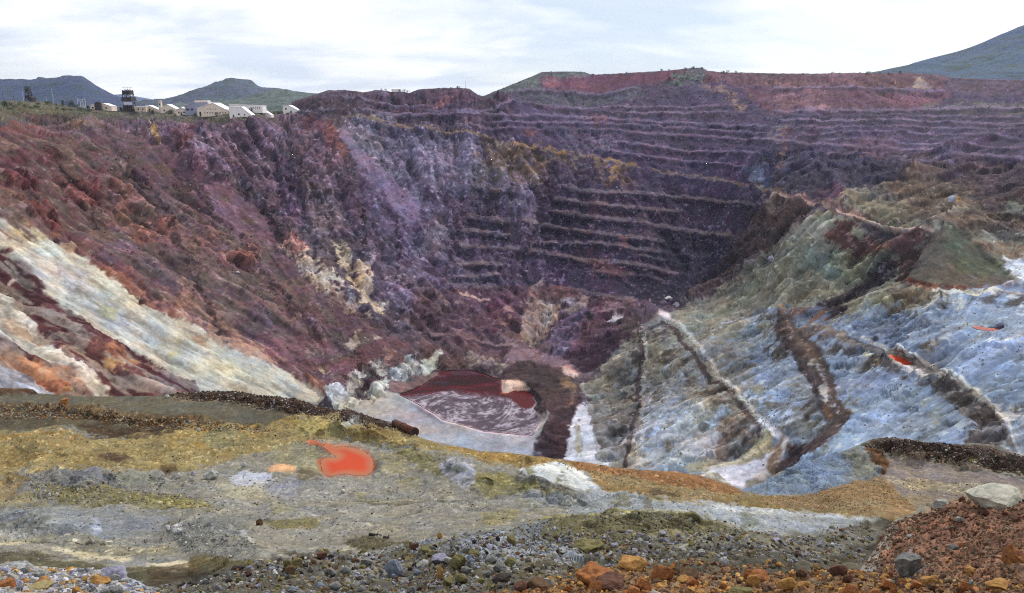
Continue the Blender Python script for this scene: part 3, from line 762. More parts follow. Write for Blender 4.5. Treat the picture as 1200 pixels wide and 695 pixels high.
for ln, w in (([(120,150),(150,185),(185,225),(205,262)],5),([(60,175),(100,225),(118,262)],4),([(180,240),(215,290),(240,340),(262,390)],6),([(215,205),(250,248),(285,290),(318,330),(360,375)],4),
    ([(275,200),(305,240),(330,275),(352,305)],5),([(345,180),(362,225),(385,262),(402,300)],6),([(20,215),(48,250),(75,285)],5),([(240,160),(262,195),(290,228)],4),([(310,330),(345,365),(385,395)],4),([(415,225),(428,262),(432,300)],6),([(462,250),(470,290),(468,340)],6),([(540,260),(530,300),(515,340),(500,362)],6)):
    L_(ln, (66,48,56), w=w, warp=5, a=.75, brk=.3, soft=2)
    B_([(x + 4, y) for x, y in ln], 5, 7, None, None, k=.35, warp=4)
for pl, c in (([(150,262),(190,258),(205,275),(170,285)],(124,84,78)),([(120,215),(150,222),(150,236),(122,232)],(128,90,80)),([(20,235),(60,250),(70,270),(40,262)],(108,62,62)),([(60,205),(110,215),(118,240),(80,238)],(112,66,68)),
    ([(255,295),(300,298),(298,312),(262,310)],(128,88,82)),([(10,205),(50,212),(45,228),(12,222)],(110,60,64)),([(130,172),(165,190),(180,215),(150,205)],(100,84,80)),([(210,150),(240,190),(225,195),(205,165)],(98,70,78))):
    P_(pl, c, warp=6, a=.8, brk=.25, rough=.85, speck=.8)
# ================= right-hand side
P_([(690,442),(720,414),(750,386),(770,371),(800,363),(850,331),(890,300),(930,268),(960,250),(1000,262),(1040,275),(1100,265),(1370,262),(1370,640),(900,680),(700,640),(668,545),(690,500)], (118,116,108), warp=3, rough=.35, speck=.7, streak=.9)
P_([(925,230),(985,250),(1090,270),(1370,275),(1370,200),(1200,188),(1080,190),(1050,215),(1000,238),(960,240)], (98,86,78), warp=6, rough=.5, speck=.6)
P_([(1100,186),(1370,190),(1370,260),(1180,255),(1150,230),(1110,215)], (80,66,74), warp=8, a=.8, rough=.5)
P_([(985,225),(1050,230),(1090,262),(1040,258),(990,245)], (122,118,102), warp=7, a=.8, brk=.3)
P_([(1050,200),(1130,205),(1140,235),(1090,250),(1050,225)], (104,90,76), warp=8, a=.7, brk=.3)
P_([(1118,226),(1128,228),(1126,242),(1120,240)], (160,122,72), warp=2.5, brk=.3)
P_([(1112,226),(1120,227),(1118,232),(1112,231)], (120,140,176), warp=1.5, a=.9)
P_([(1095,240),(1130,244),(1130,252),(1100,250)], (142,136,122), warp=4, a=.7, brk=.4)
P_([(1175,250),(1188,230),(1200,236),(1200,252)], (104,106,102), warp=2.5)
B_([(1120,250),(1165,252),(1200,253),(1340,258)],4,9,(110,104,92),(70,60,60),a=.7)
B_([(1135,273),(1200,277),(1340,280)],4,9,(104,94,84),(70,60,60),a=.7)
P_([(1140,285),(1200,288),(1200,305),(1160,300)], (112,86,72), warp=4, a=.7, brk=.3)
# spur nose
P_([(796,358),(826,324),(868,286),(908,232),(948,240),(938,262),(905,290),(880,302),(852,326),(822,346)], (86,73,71), warp=3, rough=.6, speck=.4, streak=.9)
P_([(905,236),(915,234),(890,265),(865,292),(855,297),(880,268)], (126,118,104), warp=3, a=.8, brk=.25)
P_([(860,280),(890,262),(905,272),(880,290),(850,305)], (72,58,58), warp=4, a=.7)
P_([(880,245),(905,250),(912,262),(895,270),(878,258)], (74,60,56), warp=4, a=.8)
P_([(800,362),(830,345),(880,325),(930,330),(905,352),(850,372),(790,380)], (126,124,112), warp=5, a=.7, streak=1.)
P_([(850,330),(880,310),(925,290),(990,292),(985,325),(930,322),(880,335)], (112,114,104), warp=6, a=.7, rough=.65, speck=1)
P_([(945,295),(985,298),(975,318),(950,318)], (116,132,130), warp=6, a=.7, brk=.45)
P_([(898,300),(908,301),(906,311),(897,310)], (104,90,112), warp=2, a=.8)
P_([(948,255),(985,255),(978,268),(955,268)], (112,116,104), warp=4, a=.8, brk=.2)
P_([(985,262),(1040,275),(1088,271),(1070,300),(1048,318),(1028,302),(1000,292),(970,285)], (92,68,66), warp=4, rough=.35)
P_([(998,268),(1010,268),(1005,276),(996,275)], (128,130,116), warp=2, a=.9)
P_([(1022,264),(1060,270),(1050,284),(1022,280)], (86,76,78), warp=4, a=.7)
P_([(975,290),(1030,292),(1048,305),(1030,330),(1000,335),(975,315)], (108,110,96), warp=6, a=.8, rough=.65, speck=1)
P_([(1030,285),(1050,288),(1046,296),(1030,294)], (126,92,68), warp=3, a=.7, brk=.3)
# cone of grey fill
P_([(1058,326),(1080,292),(1096,272),(1110,270),(1130,275),(1152,298),(1182,326),(1184,336),(1110,336),(1060,331)], (92,86,80), warp=1.5, rough=.08, speck=.3, streak=.5)
P_([(1108,271),(1130,276),(1152,298),(1176,322),(1120,318)], (86,94,78), warp=5, a=.8, soft=6)
P_([(1040,322),(1068,300),(1090,275),(1094,278),(1072,308),(1058,328)], (80,56,58), warp=3, a=.8)
P_([(1060,325),(1110,332),(1200,336),(1370,338),(1370,344),(1200,342),(1110,341),(1064,331)], (120,94,84), warp=2, rough=.4, speck=.9)
L_([(1060,325),(1100,333),(1140,337),(1200,340),(1340,342)], (112,68,54), w=2.5, warp=2, brk=.3)
P_([(1173,304),(1200,310),(1240,318),(1240,338),(1200,332),(1182,322)], (186,192,208), warp=3, brk=.15, streak=.9)
# dark streak and the red-grey flat
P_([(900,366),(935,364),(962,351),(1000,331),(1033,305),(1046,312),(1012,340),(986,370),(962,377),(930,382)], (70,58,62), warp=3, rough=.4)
P_([(922,362),(955,358),(968,372),(938,380)], (110,86,82), warp=2.5, rough=.2)
P_([(912,358),(918,356),(919,368),(913,368)], (150,118,74), warp=1.5)
# blue-tinted slopes between the haul roads
BL, BL2, WH = (116,133,160), (142,166,204), (188,192,204)
P_([(700,470),(735,418),(746,430),(742,475),(735,525),(712,545),(694,510)], (118,134,156), warp=7, a=.75, brk=.35, streak=1.)
P_([(758,445),(800,420),(828,440),(850,468),(868,500),(880,540),(835,560),(750,570),(752,500)], BL, warp=8, a=.85, brk=.25, streak=1.2)
P_([(775,505),(835,470),(855,475),(850,495),(800,530),(760,540)], (146,164,190), warp=7, a=.8, brk=.25, streak=1.2)
P_([(826,415),(850,392),(900,366),(912,380),(938,430),(962,470),(972,495),(950,508),(905,490),(872,462)], BL, warp=7, a=.9, brk=.2, streak=1.2)
P_([(860,425),(905,395),(925,425),(900,450),(875,452)], (98,128,172), warp=7, a=.6, brk=.35)
P_([(868,450),(900,480),(940,490),(960,500),(925,505),(890,485)], (168,182,204), warp=5, a=.8, streak=1.)
P_([(918,352),(905,360),(880,378),(866,378),(890,362)], (176,180,190), warp=3, a=.7, brk=.3)
P_([(940,398),(960,384),(1010,397),(1052,430),(1092,452),(1120,470),(1150,500),(1150,560),(1010,560),(960,540),(1000,490),(975,450)], (118,137,168), warp=5, rough=.12, streak=1.1)
P_([(970,385),(1010,362),(1040,355),(1075,372),(1100,362),(1110,346),(1370,344),(1370,560),(1180,520),(1165,480),(1130,448),(1060,412),(1000,396)], (126,145,174), warp=4, rough=.12, streak=1.1)
P_([(1000,370),(1040,358),(1080,375),(1090,392),(1050,400),(1010,392)], (78,102,140), warp=6, a=.8, brk=.3, rough=.45)
P_([(975,400),(1020,412),(1030,430),(1000,440),(975,425)], (74,96,130), warp=6, a=.7, brk=.35, rough=.45)
P_([(1000,440),(1045,435),(1060,455),(1030,468),(1005,460)], (84,110,150), warp=6, a=.8, brk=.3, rough=.45)
P_([(960,455),(1000,450),(1060,460),(1040,475),(985,480)], (126,124,108), warp=6, a=.6, brk=.45, rough=.7)
P_([(1000,490),(1080,470),(1130,485),(1160,520),(1080,520),(1000,520)], (134,152,186), warp=6, a=.8, streak=1.)
P_([(1130,400),(1190,385),(1370,390),(1370,425),(1210,412),(1180,410)], (196,198,206), warp=3, rough=.1)
P_([(1120,400),(1180,408),(1200,425),(1200,440),(1150,430),(1110,412)], (122,144,180), warp=5, a=.7)
P_([(1150,460),(1200,470),(1370,480),(1370,560),(1185,525),(1175,490)], (180,182,188), warp=4, rough=.3)
P_([(1110,345),(1125,346),(1150,384),(1128,380),(1118,362)], (168,170,164), warp=3, a=.8, brk=.25)
P_([(1066,340),(1098,338),(1112,348),(1098,356),(1075,370),(1060,362),(1085,350)], (182,180,168), warp=3, brk=.2)
P_([(1168,364),(1195,366),(1210,384),(1180,384)], (100,112,112), warp=3, a=.9, brk=.2)
P_([(1178,342),(1200,344),(1215,365),(1195,372)], (190,196,204), warp=3, a=.8, streak=1.)
L_([(1093,338),(1140,343),(1200,345),(1340,346)], (196,190,176), w=4, warp=2, rough=.3)
P_([(1055,330),(1088,342),(1065,358),(1040,362),(1030,350),(1045,338)], (108,96,84), warp=4, a=.9, brk=.2, rough=.5)
P_([(990,345),(1040,345),(1030,362),(1000,372),(980,372)], (150,146,128), warp=5, a=.7, brk=.35)
P_([(1000,402),(1022,412),(1024,415),(1010,416)], (206,204,180), warp=1.5)
P_([(1070,403),(1100,408),(1130,394),(1100,412),(1075,410)], (112,104,94), warp=3, brk=.3)
P_([(1186,468),(1215,470),(1215,482),(1190,478)], (112,104,96), warp=3, brk=.2)
RS = [(690,445),(740,400),(800,400),(860,370),(900,362),(960,378),(1010,365),(1060,345),(1110,345),(1200,346),(1370,346),(1370,560),(1180,515),(1000,560),(900,580),(700,560),(690,500)]
P_(RS, (104,103,94), warp=6, a=.8, brk=.64, sb=1)
P_(RS, (92,92,84), warp=6, a=.5, brk=.95, rough=.5)
P_(RS, (80,98,128), warp=8, a=.6, brk=.85, sb=1)
P_(RS, (176,184,200), warp=6, a=.7, brk=.76, sb=1)
P_([(x + 40, y - 15) for x, y in RS], (92,116,152), warp=6, a=.7, brk=.74, sb=1)
P_([(690,445),(740,400),(800,400),(850,380),(880,420),(900,580),(700,560),(690,500)], (112,108,98), warp=6, a=.85, brk=.56, sb=1)
P_([(690,470),(800,470),(880,540),(860,580),(700,560)], (158,166,178), warp=6, a=.6, brk=.72, sb=1)
P_([(900,470),(960,470),(985,500),(940,520),(895,490)], (108,106,94), warp=5, a=.7, brk=.6, sb=1)
# gullied brown patches
P_([(702,450),(730,440),(738,480),(722,520),(700,520),(695,490)], (98,88,76), warp=8, a=.7, brk=.4, rough=.5)
P_([(760,425),(775,425),(780,480),(762,480)], (100,92,80), warp=6, a=.6, brk=.4)
P_([(800,440),(830,445),(845,470),(840,478),(815,465)], (112,106,92), warp=5, a=.6, brk=.3)
P_([(848,495),(875,485),(888,515),(870,535),(840,535)], (108,94,80), warp=4, a=.85, brk=.2, streak=1.)
P_([(896,470),(925,472),(935,480),(910,484)], (92,84,72), warp=4, a=.7, brk=.4)
P_([(925,440),(950,445),(955,465),(930,470)], (104,98,80), warp=6, a=.6, brk=.45)
P_([(1078,470),(1100,470),(1098,492),(1082,490)], (140,142,132), warp=4, a=.6, brk=.4)
# spill below the haul roads
for ln, w, o in (([(735,362),(747,380),(751,420),(747,475),(735,540)],22,(-8,6)), ([(776,380),(818,428),(870,484),(888,520)],26,(-9,7)), ([(908,368),(926,402),(948,442),(968,484)],26,(-12,8)), ([(955,386),(1020,410),(1100,446),(1155,480)],20,(-6,8)), ([(1093,341),(1200,347)],14,(0,7))):
    q = [(x + o[0], y + o[1]) for x, y in ln]
    L_(q, (92,84,76), w=w, a=.8, soft=6, warp=5, brk=.55, sb=1)
    L_(q, (70,64,62), w=w * .6, a=.7, soft=5, warp=5, brk=.62, sb=1)
# haul roads
L_([(735,360),(745,372),(752,390),(752,420),(748,450),(749,475),(741,510),(733,545)], (72,60,62), w=5.5, warp=1.8, rough=.3, a=.95)
L_([(751,380),(757,400),(757,430),(753,460),(755,490),(748,525),(742,550)], (150,148,144), w=3, warp=2, brk=.35, rough=.4)
L_([(752,470),(752,480),(748,495)], (130,112,98), w=2, warp=1.5, a=.8)
L_([(735,490),(748,485),(752,500),(740,520)], (92,80,70), w=8, warp=3, a=.6, brk=.3)
L_([(776,378),(798,400),(818,425),(848,456),(872,482),(886,500),(892,520),(882,548)], (74,63,60), w=5.5, warp=1.8, rough=.3)
L_([(773,370),(783,374),(805,392),(828,418),(852,448),(882,480),(900,498),(922,515)], (162,158,154), w=4.5, warp=1.2, brk=.04, rough=.4)
P_([(772,368),(782,369),(784,374),(776,373)], (206,204,204), warp=1)
P_([(825,455),(845,460),(862,480),(846,478)], (86,74,68), warp=3, a=.8, brk=.2)
P_([(908,360),(919,362),(937,385),(962,410),(976,440),(984,468),(998,488),(992,504),(975,520),(950,537),(912,552),(906,545),(930,522),(960,510),(974,495),(962,470),(943,440),(924,408),(907,384)], (86,73,70), warp=1.8, rough=.3)
P_([(918,370),(935,392),(955,415),(968,445),(960,440),(940,410),(922,385)], (108,92,86), warp=2, a=.7, rough=.1)
P_([(907,366),(925,398),(946,432),(962,462),(972,492),(964,490),(950,455),(930,420),(908,388)], (66,54,58), warp=2, a=.8)
P_([(952,420),(962,432),(975,470),(985,480),(972,482),(958,450)], (160,158,158), warp=3, brk=.4)
P_([(962,465),(970,470),(975,490),(968,486)], (112,78,58), warp=2, a=.7)
P_([(925,522),(965,512),(978,518),(950,537),(915,550)], (78,64,68), warp=2, rough=.3)
L_([(955,380),(985,392),(1020,405),(1060,420),(1100,440),(1140,460),(1165,480),(1182,512)], (122,116,112), w=7, warp=1.5, rough=.2, w1=8)
L_([(1010,392),(1030,402),(1065,415),(1105,435),(1150,460),(1172,478),(1190,505)], (178,176,172), w=3.5, warp=1.5, brk=.15)
L_([(985,388),(1020,402),(1060,417),(1100,437)], (84,78,76), w=2, warp=1.2, a=.7, brk=.2)
L_([(1160,475),(1178,485),(1185,510),(1190,520)], (200,198,196), w=2, warp=1.2)
P_([(1090,450),(1120,450),(1150,468),(1172,490),(1176,514),(1140,525),(1128,505),(1142,490),(1118,478)], (84,77,76), warp=4, rough=.5, brk=.1)
P_([(1130,490),(1180,500),(1178,518),(1130,520)], (104,96,90), warp=6, a=.7, brk=.35)
P_([(1040,424),(1062,428),(1090,440),(1080,441),(1060,436)], (206,198,190), warp=1.5)
P_([(1020,416),(1040,424),(1062,436),(1050,440),(1030,430)], (108,100,92), warp=2.5, a=.8)
P_([(930,385),(945,378),(975,388),(985,395),(960,392),(945,392)], (112,98,90), warp=3, a=.8, brk=.3)
L_([(912,228),(945,237),(985,250),(1020,260),(1070,268),(1094,271)], (152,128,118), w=4, warp=1, rough=.08, w1=3)
L_([(925,230),(948,234),(985,245),(1015,256)], (120,94,92), w=3, warp=1.5, a=.8)
L_([(1010,258),(1045,265),(1092,270)], (178,160,146), w=1.8, warp=.8)
# switchback at the foot
P_([(660,548),(668,515),(678,480),(688,470),(697,500),(707,530),(712,552)], (182,186,198), warp=2.5, rough=.2, brk=.1)
L_([(690,470),(697,500),(702,530)], (122,118,116), w=1.5, warp=1.5, a=.7)
P_([(676,500),(682,505),(682,535),(676,525)], (146,140,112), warp=1.5, a=.8)
P_([(684,445),(692,462),(698,480),(690,475),(682,455)], (150,148,144), warp=3, brk=.35)
P_([(700,430),(730,400),(742,398),(740,420),(715,445),(700,450)], (122,120,112), warp=3, a=.8, streak=1.1)
P_([(800,552),(830,542),(870,538),(890,520),(898,508),(908,520),(898,545),(870,560),(840,562),(810,560)], (158,152,124), warp=2.5, a=.8, brk=.1, rough=.3)
P_([(830,553),(870,548),(895,538),(910,530),(905,545),(880,560),(870,572),(850,568)], (186,188,200), warp=2, rough=.15)
P_([(892,488),(915,508),(922,516),(918,530),(905,548),(890,560),(886,555),(905,535),(912,520),(900,505),(890,498)], (192,190,192), warp=1.2, rough=.1)
P_([(898,548),(914,518),(918,513),(914,535),(904,552)], (118,98,80), warp=1.2, a=.9)
P_([(650,545),(700,545),(760,552),(830,562),(830,600),(650,600)], (112,126,146), warp=5, a=.6, brk=.3)
# bench steps on the right dumps (roads are ledges cut in the slope)
for ln, w1, w2, k in (([(735,362),(747,380),(751,420),(747,475),(735,540)],9,24,.6), ([(775,376),(818,424),(872,482),(890,515)],10,30,.65),
    ([(906,366),(926,400),(948,440),(966,480)],14,34,.65), ([(955,386),(1020,410),(1100,446),(1160,486)],11,34,.65), ([(912,231),(985,253),(1070,271)],4,10,.7),
    ([(1093,341),(1200,347),(1340,348)],5,22,.6), ([(1050,395),(1110,400),(1180,392)],8,14,.5), ([(1000,352),(1045,348),(1085,372),(1130,392)],8,20,.6)):
    B_(ln, w1, w2, None, None, k=k, warp=1.5)

# ---- relief and grain
near = np.clip(pit.Y.ravel() / 900.0, .4, 1.3).astype(F32)
n_big = nz(pit.P, 60, 4, .55, seed=5)
f1, t1 = facets(pit.P, 17, 1, 1.3, 1.6); f2, t2 = facets(pit.P, 7, 2, 1.2, 1.5); f3, t3 = facets(pit.P, 3.2, 3, 1.0, 1.3)
n_fine = nz(pit.P, 5.0, 3, .75, seed=13)
white = rng.standard_normal(pit.n).astype(F32)
rib = pit.lic(nz(pit.P, 9, 3, .6, seed=33), 12)
gul = pit.lic(nz(pit.P, 30, 3, .55, seed=35), 45)
wash = pit.lic(white, 14); wash2 = pit.lic(nz(pit.P, 6, 2, seed=31), 26)
R, S, K = pit.rough, pit.speck, pit.streak
disp = R * near * (2.6 * n_big + 4.6 * f1 + 2.6 * f2 + .8 * f3 + 3.6 * np.clip(rib, -2, 2) + 3.2 * np.clip(gul, -2, 2)) + K * near * (3.8 * np.clip(gul, -2, 2) + 1.7 * wash2 + .3 * wash) * (.4 + R)
top_f = np.clip((pit.PY - pit.yt[None]) / 8.0, .12, 1).ravel().astype(F32)
disp = (np.clip(disp, -11, 11) * top_f).astype(F32)
for pl in (LAKE, POOL_R1, POOL_R2):
    ins = pit._box(pl, 6); dl = poly_sd(pit.x[ins], pit.y[ins], np.array(pl)); disp[ins] *= sstep(.5, 6, dl)
n9 = nz(pit.P, 9, 3, .65, seed=91)
tone = .07 * nz(pit.P, 60, 3, seed=90) + (.04 + R * .07) * n9 + (.07 + .05 * R) * n_fine + K * (.09 * gul + .10 * wash2 + .09 * wash) + R * (.20 * rib + .10 * gul + .13 * t2 + .15 * t3 + .10 * t1)
sp = nz(pit.P, 3.4, 2, .8, seed=17) * .6 + .5 * pit.lic(nz(pit.P, 3.0, 2, .8, seed=18), 3) + .25 * rib + .7 * t3
pale = sstep(1.15, 1.75, sp) * np.clip(S, 0, 1.5)
dark = sstep(.8, 1.7, nz(pit.P, 5.5, 2, .7, seed=23) - .3 * rib - .6 * t2) * (.2 + R * .5)
pit.col = pit.col * np.exp(tone)[:, None].astype(F32)
pit.col = pit.col * (1 - .6 * np.clip(dark, 0, 1)[:, None])
pc = np.minimum(pit.col * 1.9 + .08, .62)
pit.col = pit.col + (pc - pit.col) * np.clip(pale * .85, 0, 1)[:, None].astype(F32)
hue = nz(pit.P, 14, 3, seed=95); hue2 = nz(pit.P, 40, 3, seed=96)
pit.col = pit.col * np.exp(hue[:, None] * np.array([.05, .0, -.05]) + hue2[:, None] * np.array([.025, .03, -.02])).astype(F32)
pit.col *= .86
lum = pit.col @ np.array([.25, .6, .15], F32)
pit.col *= np.minimum(1, (np.clip(lum, .004, 1) / .15) ** .4)[:, None]
lum = pit.col @ np.array([.25, .6, .15], F32)
pit.col = np.clip(lum[:, None] + (pit.col - lum[:, None]) * np.where(pit.col[:, 2:] > pit.col[:, :1] * 1.15, .8, 1.1), .006, .75).astype(F32)
wl_ = (sstep(360, 520, pit.x) * (1 - sstep(820, 960, pit.x + (pit.y - 240) * .6)) * (1 - sstep(330, 420, pit.y)) + sstep(820, 960, pit.x) * (1 - sstep(190, 235, pit.y)))[:, None]   # violet host rock of the back wall
pit.col = np.clip(pit.col * (1 + np.clip(wl_, 0, 1) * np.array([.01, -.07, .13])), .006, .75).astype(F32)
MAT_PIT = ground_mat('pit_rock', .4, .12, var=.14, fine=2.0)
terrain = pit.finish('terrain', disp, MAT_PIT, [(25, -.5), (60, -3), (140, -12), (320, -45), (700, -120), (1100, -260)])
tag(terrain, 'stepped walls, dumps and haul roads of the open pit', kind='structure')
# ================================================================== THE BENCH IN FRONT OF THE PIT
bench_cp = [(-160,700,20),(300,700,18),(600,700,18),(900,700,18),(1360,700,18),(-160,780,12),(600,780,12),(1360,780,12),
 (-160,640,31),(300,640,29),(600,640,29),(900,640,28),(1360,640,30),(0,655,27),(300,655,25),
 (0,620,38),(300,622,36),(600,622,35),(900,622,34),(1200,620,36),(0,595,45),(250,595,45),(450,595,46),(650,590,48),(900,600,46),
 (200,560,57),(400,560,57),(600,565,55),(800,570,54),(1000,585,52),(405,540,63),(100,530,65),(300,520,68),(480,525,66),(600,540,62),
 (0,500,75),(200,500,75),(345,490,77),(0,465,87),(200,465,88),(340,475,83),(480,503,74),(-160,460,88),(-160,510,72),(640,537,62),(760,553,59),
 (880,582,57),(950,580,60),(1030,556,64),(900,572,62),(940,548,66),(985,530,70),(1020,518,72),(1100,524,70),(1200,540,66),(1340,560,62),(1100,550,65),(1200,570,60),(1100,590,54),(1340,590,55)]
bench_top = [(-160,452),(0,455),(20,454),(38,457),(45,461),(80,463.5),(130,464.5),(185,463.5),(200,461),(215,460.5),(232,459),(245,457.5),(262,458),(276,458),(290,461),(310,465),(330,466),(345,467),(362,472),(375,477),(395,480),(412,482),(430,487),(445,491),(458,495),(468,501),(480,507),(487,509.5),(500,515),(515,519),(530,522),(560,528),(600,531),(640,535),(660,537),(690,542),(720,547),(755,551),(790,553),(820,557),(845,565),(870,573.5),(885,568),(905,557.5),(925,549),(945,541),(965,534),(985,528),(1000,524),(1015,517),(1030,513.5),(1045,512.5),(1060,514.5),(1085,518.5),(1110,519.5),(1145,519),(1160,521),(1170,526),(1185,530),(1200,535),(1360,562)]
NEAR_TOP = [(-160,650),(-60,660),(0,661),(15,657),(30,655),(42,662),(60,664),(95,664),(118,667),(135,670),(150,675),(165,682),(175,690),(200,702),(350,706),(450,706),(540,704),(575,698),(600,694),(640,688),(668,682),(682,667),(700,664),(720,665),(728,662),(745,660),(762,668),(773,660),(790,672),(820,668),(850,676),(880,672),(925,669),(960,674),(1000,672),(1012,662),(1024,645),(1036,625),(1048,610),(1062,606),(1085,600),(1105,592),(1125,587),(1140,584),(1165,583),(1200,580),(1360,566)]
near_bot_of_bench = [(x, min(y + 40, 735)) for x, y in NEAR_TOP]
ben = Sheet(-160, 1360, 1400, 330, near_bot_of_bench, bench_top, bench_cp, 5.0, 1.1, (124,122,116), seed=200)
POOL = [(378,523),(386,521.5),(394,525),(400,523),(408,524),(418,526),(428,530),(434,535),(437,542),(438,550),(433,555),(425,557),(415,556.5),(405,555),(396,556),(388,558),(382,556),(377,550),(376,543),(379,538),(386,536),(392,537),(394,535),(388,531),(382,527)]
POOL_B = [(360,515.5),(368,514.5),(374,517),(376,519.5),(370,520.5),(364,519.5)]
PEACH = [(314,549),(322,546),(330,543),(338,545),(345,550),(342,554),(332,555),(320,555)]
for ln, w, a, bl in (([(480,528),(520,538),(560,548),(620,561),(690,580),(720,590)],10,.055,16),([(598,548),(630,540),(665,550),(700,570)],10,.05,14),([(690,574),(760,580),(850,590),(930,598),(1020,606)],6,.045,14),
    ([(0,556),(30,552),(100,552),(180,553),(200,560)],7,.05,12),([(190,628),(215,616),(260,614),(295,628),(305,645)],9,.06,14),([(455,642),(520,630),(640,614),(760,605),(840,606),(880,618)],6,.06,14),
    ([(330,496),(372,492),(430,500),(490,516),(520,524)],8,.04,10),([(0,476),(120,484),(230,496),(300,499)],3.5,.018,3.5),([(190,463),(260,461),(345,471),(412,486),(470,503)],4,.02,6),([(1030,518),(1060,516),(1110,522),(1170,530),(1200,540),(1300,556)],6,.035,10),
    ([(0,612),(60,610),(120,614),(190,616)],6,.04,12),([(0,640),(100,650),(225,660)],4,-.02,6),([(250,600),(330,612),(420,612)],14,-.03,14),([(400,650),(470,640),(560,636),(640,628)],8,.05,12),([(660,652),(760,640),(860,634),(960,628)],8,.04,12),
    ([(0,530),(60,526),(160,530),(250,520)],8,.03,10),([(310,608),(345,606),(375,612)],5,.03,8),([(880,584),(950,580),(1030,562)],8,.02,10),([(220,660),(300,655),(400,655)],5,.04,8)):
    ben.bump(ln, w * 1.3, a * (1.7 if w > 5 else 1.3), bl * 1.7)
ben.no_overhang(.035)
ZP = local_z(ben, POOL)
ben.flatten(POOL, ZP + .004, soft=6); ben.flatten(POOL, ZP - .03, soft=.6)
ben.ready()
P_, L_, B_ = ben.poly, ben.line, ben.bench
GR = (126,124,119)
# road shelf on the left
P_([(-170,458),(40,462),(190,463),(260,466),(320,478),(348,488),(330,500),(280,502),(200,510),(100,504),(-170,500)], (90,86,74), warp=2, rough=.08, speck=.5)
P_([(60,480),(200,486),(260,494),(310,497),(250,500),(150,497)], (84,76,60), warp=2, rough=.1)
P_([(-170,478),(60,486),(110,494),(190,500),(210,512),(150,514),(100,505),(40,500),(-170,496)], (86,78,62), warp=3, rough=.2)
P_([(90,500),(130,495),(170,496),(200,500),(225,504),(180,514),(130,513)], (70,55,42), warp=3, a=.9, brk=.15, rough=.4)
P_([(150,512),(170,506),(180,510),(165,516)], (104,86,60), warp=2)
L_([(-170,470),(0,476),(30,478),(70,480),(120,484),(180,491),(230,497),(300,499)], (98,80,56), w=8, warp=1.5, rough=.9, speck=1.5, brk=.12)
P_([(-170,452),(38,455),(44,462),(0,463),(-170,462)], (78,56,42), warp=1, rough=.8)
P_([(186,463),(215,459),(245,456),(280,456),(345,465),(375,475),(412,480),(445,489),(470,500),(490,509),(484,512),(440,502),(400,492),(360,488),(320,478),(270,470),(215,467)], (66,50,43), warp=1.2, rough=1., speck=.6)
L_([(200,466),(260,471),(310,478),(350,488)], (104,92,76), w=3, warp=1.5, speck=2, brk=.3)
P_([(300,500),(345,488),(345,497),(310,501)], (112,92,70), warp=2, a=.7)
# yellow stained ground
P_([(-170,502),(0,504),(60,504),(130,515),(180,512),(232,498),(300,498),(348,487),(420,492),(470,505),(500,515),(560,527),(640,535),(660,545),(610,548),(540,535),(470,528),(440,520),(360,514),(320,528),(280,538),(230,548),(130,548),(60,552),(-170,556)], (140,124,80), warp=4, rough=.35, speck=1.2)
P_([(-170,504),(0,506),(70,508),(100,514),(60,522),(0,520),(-170,524)], (140,112,62), warp=4, a=.8, brk=.3)
P_([(-170,525),(0,526),(60,528),(90,534),(30,542),(-170,548)], (146,120,66), warp=4, a=.8, brk=.25)
P_([(195,515),(260,500),(300,497),(346,489),(350,498),(300,510),(240,528),(200,525)], (146,120,60), warp=5, a=.8, brk=.35)
P_([(240,508),(270,502),(290,512),(262,526),(240,522)], (128,126,96), warp=4, a=.7)
P_([(345,490),(372,491),(385,498),(370,508),(350,505)], (160,144,84), warp=3, a=.9)
P_([(412,494),(440,497),(465,508),(450,512),(420,505)], (126,104,58), warp=4, a=.9, brk=.2)
P_([(385,496),(410,494),(405,506),(385,508)], (150,140,92), warp=3, a=.8)
P_([(404,490),(418,488),(424,496),(412,500),(406,497)], (150,152,158), warp=2, a=.8)
P_([(115,533),(150,534),(154,538),(120,539)], (76,56,44), warp=1.5, a=.9)
P_([(85,530),(120,527),(135,532),(100,536)], (108,88,58), warp=3, a=.6, brk=.3)
P_([(188,540),(205,542),(200,552),(188,550)], (66,48,34), warp=2, a=.8)
P_([(60,540),(110,538),(180,545),(160,552),(80,552)], (124,104,58), warp=4, a=.7, brk=.3)
# grey heap, olive seam, blue-grey shelf
P_([(20,548),(60,546),(100,550),(150,548),(185,552),(192,566),(160,572),(100,568),(40,566),(15,560)], (114,115,118), warp=4, rough=.5)
P_([(135,546),(160,547),(185,556),(186,566),(150,566)], (118,120,108), warp=4, a=.7)
P_([(-170,555),(20,550),(20,575),(0,590),(-170,590)], (138,116,70), warp=4, a=.8, brk=.2)
P_([(50,572),(110,570),(160,578),(215,582),(255,590),(260,598),(190,598),(120,592),(70,588)], (116,110,78), warp=4, rough=.5, speck=1.2)
P_([(150,582),(215,584),(258,594),(250,598),(180,592)], (134,126,72), warp=3, a=.9, brk=.25, speck=2)
P_([(-170,588),(30,584),(60,592),(40,602),(-170,602)], (138,128,92), warp=4, a=.7, brk=.3)
P_([(-170,596),(60,596),(140,600),(195,606),(190,622),(140,632),(60,632),(-170,628)], (122,126,132), warp=4, rough=.3)
P_([(-170,610),(20,606),(60,612),(85,622),(60,630),(0,628),(-170,630)], (100,102,104), warp=4, a=.8, rough=.8, brk=.2)
P_([(106,616),(114,612),(118,624),(110,630)], (148,160,184), warp=1.5, a=.8)
P_([(-170,625),(40,628),(30,632),(-170,632)], (190,190,190), warp=3, a=.5, brk=.5)
P_([(125,612),(180,610),(182,620),(140,622)], (112,114,126), warp=3, a=.7)
P_([(10,632),(100,630),(160,638),(200,645),(160,650),(90,648),(20,642)], (124,120,106), warp=3, rough=.4, speck=1.5)
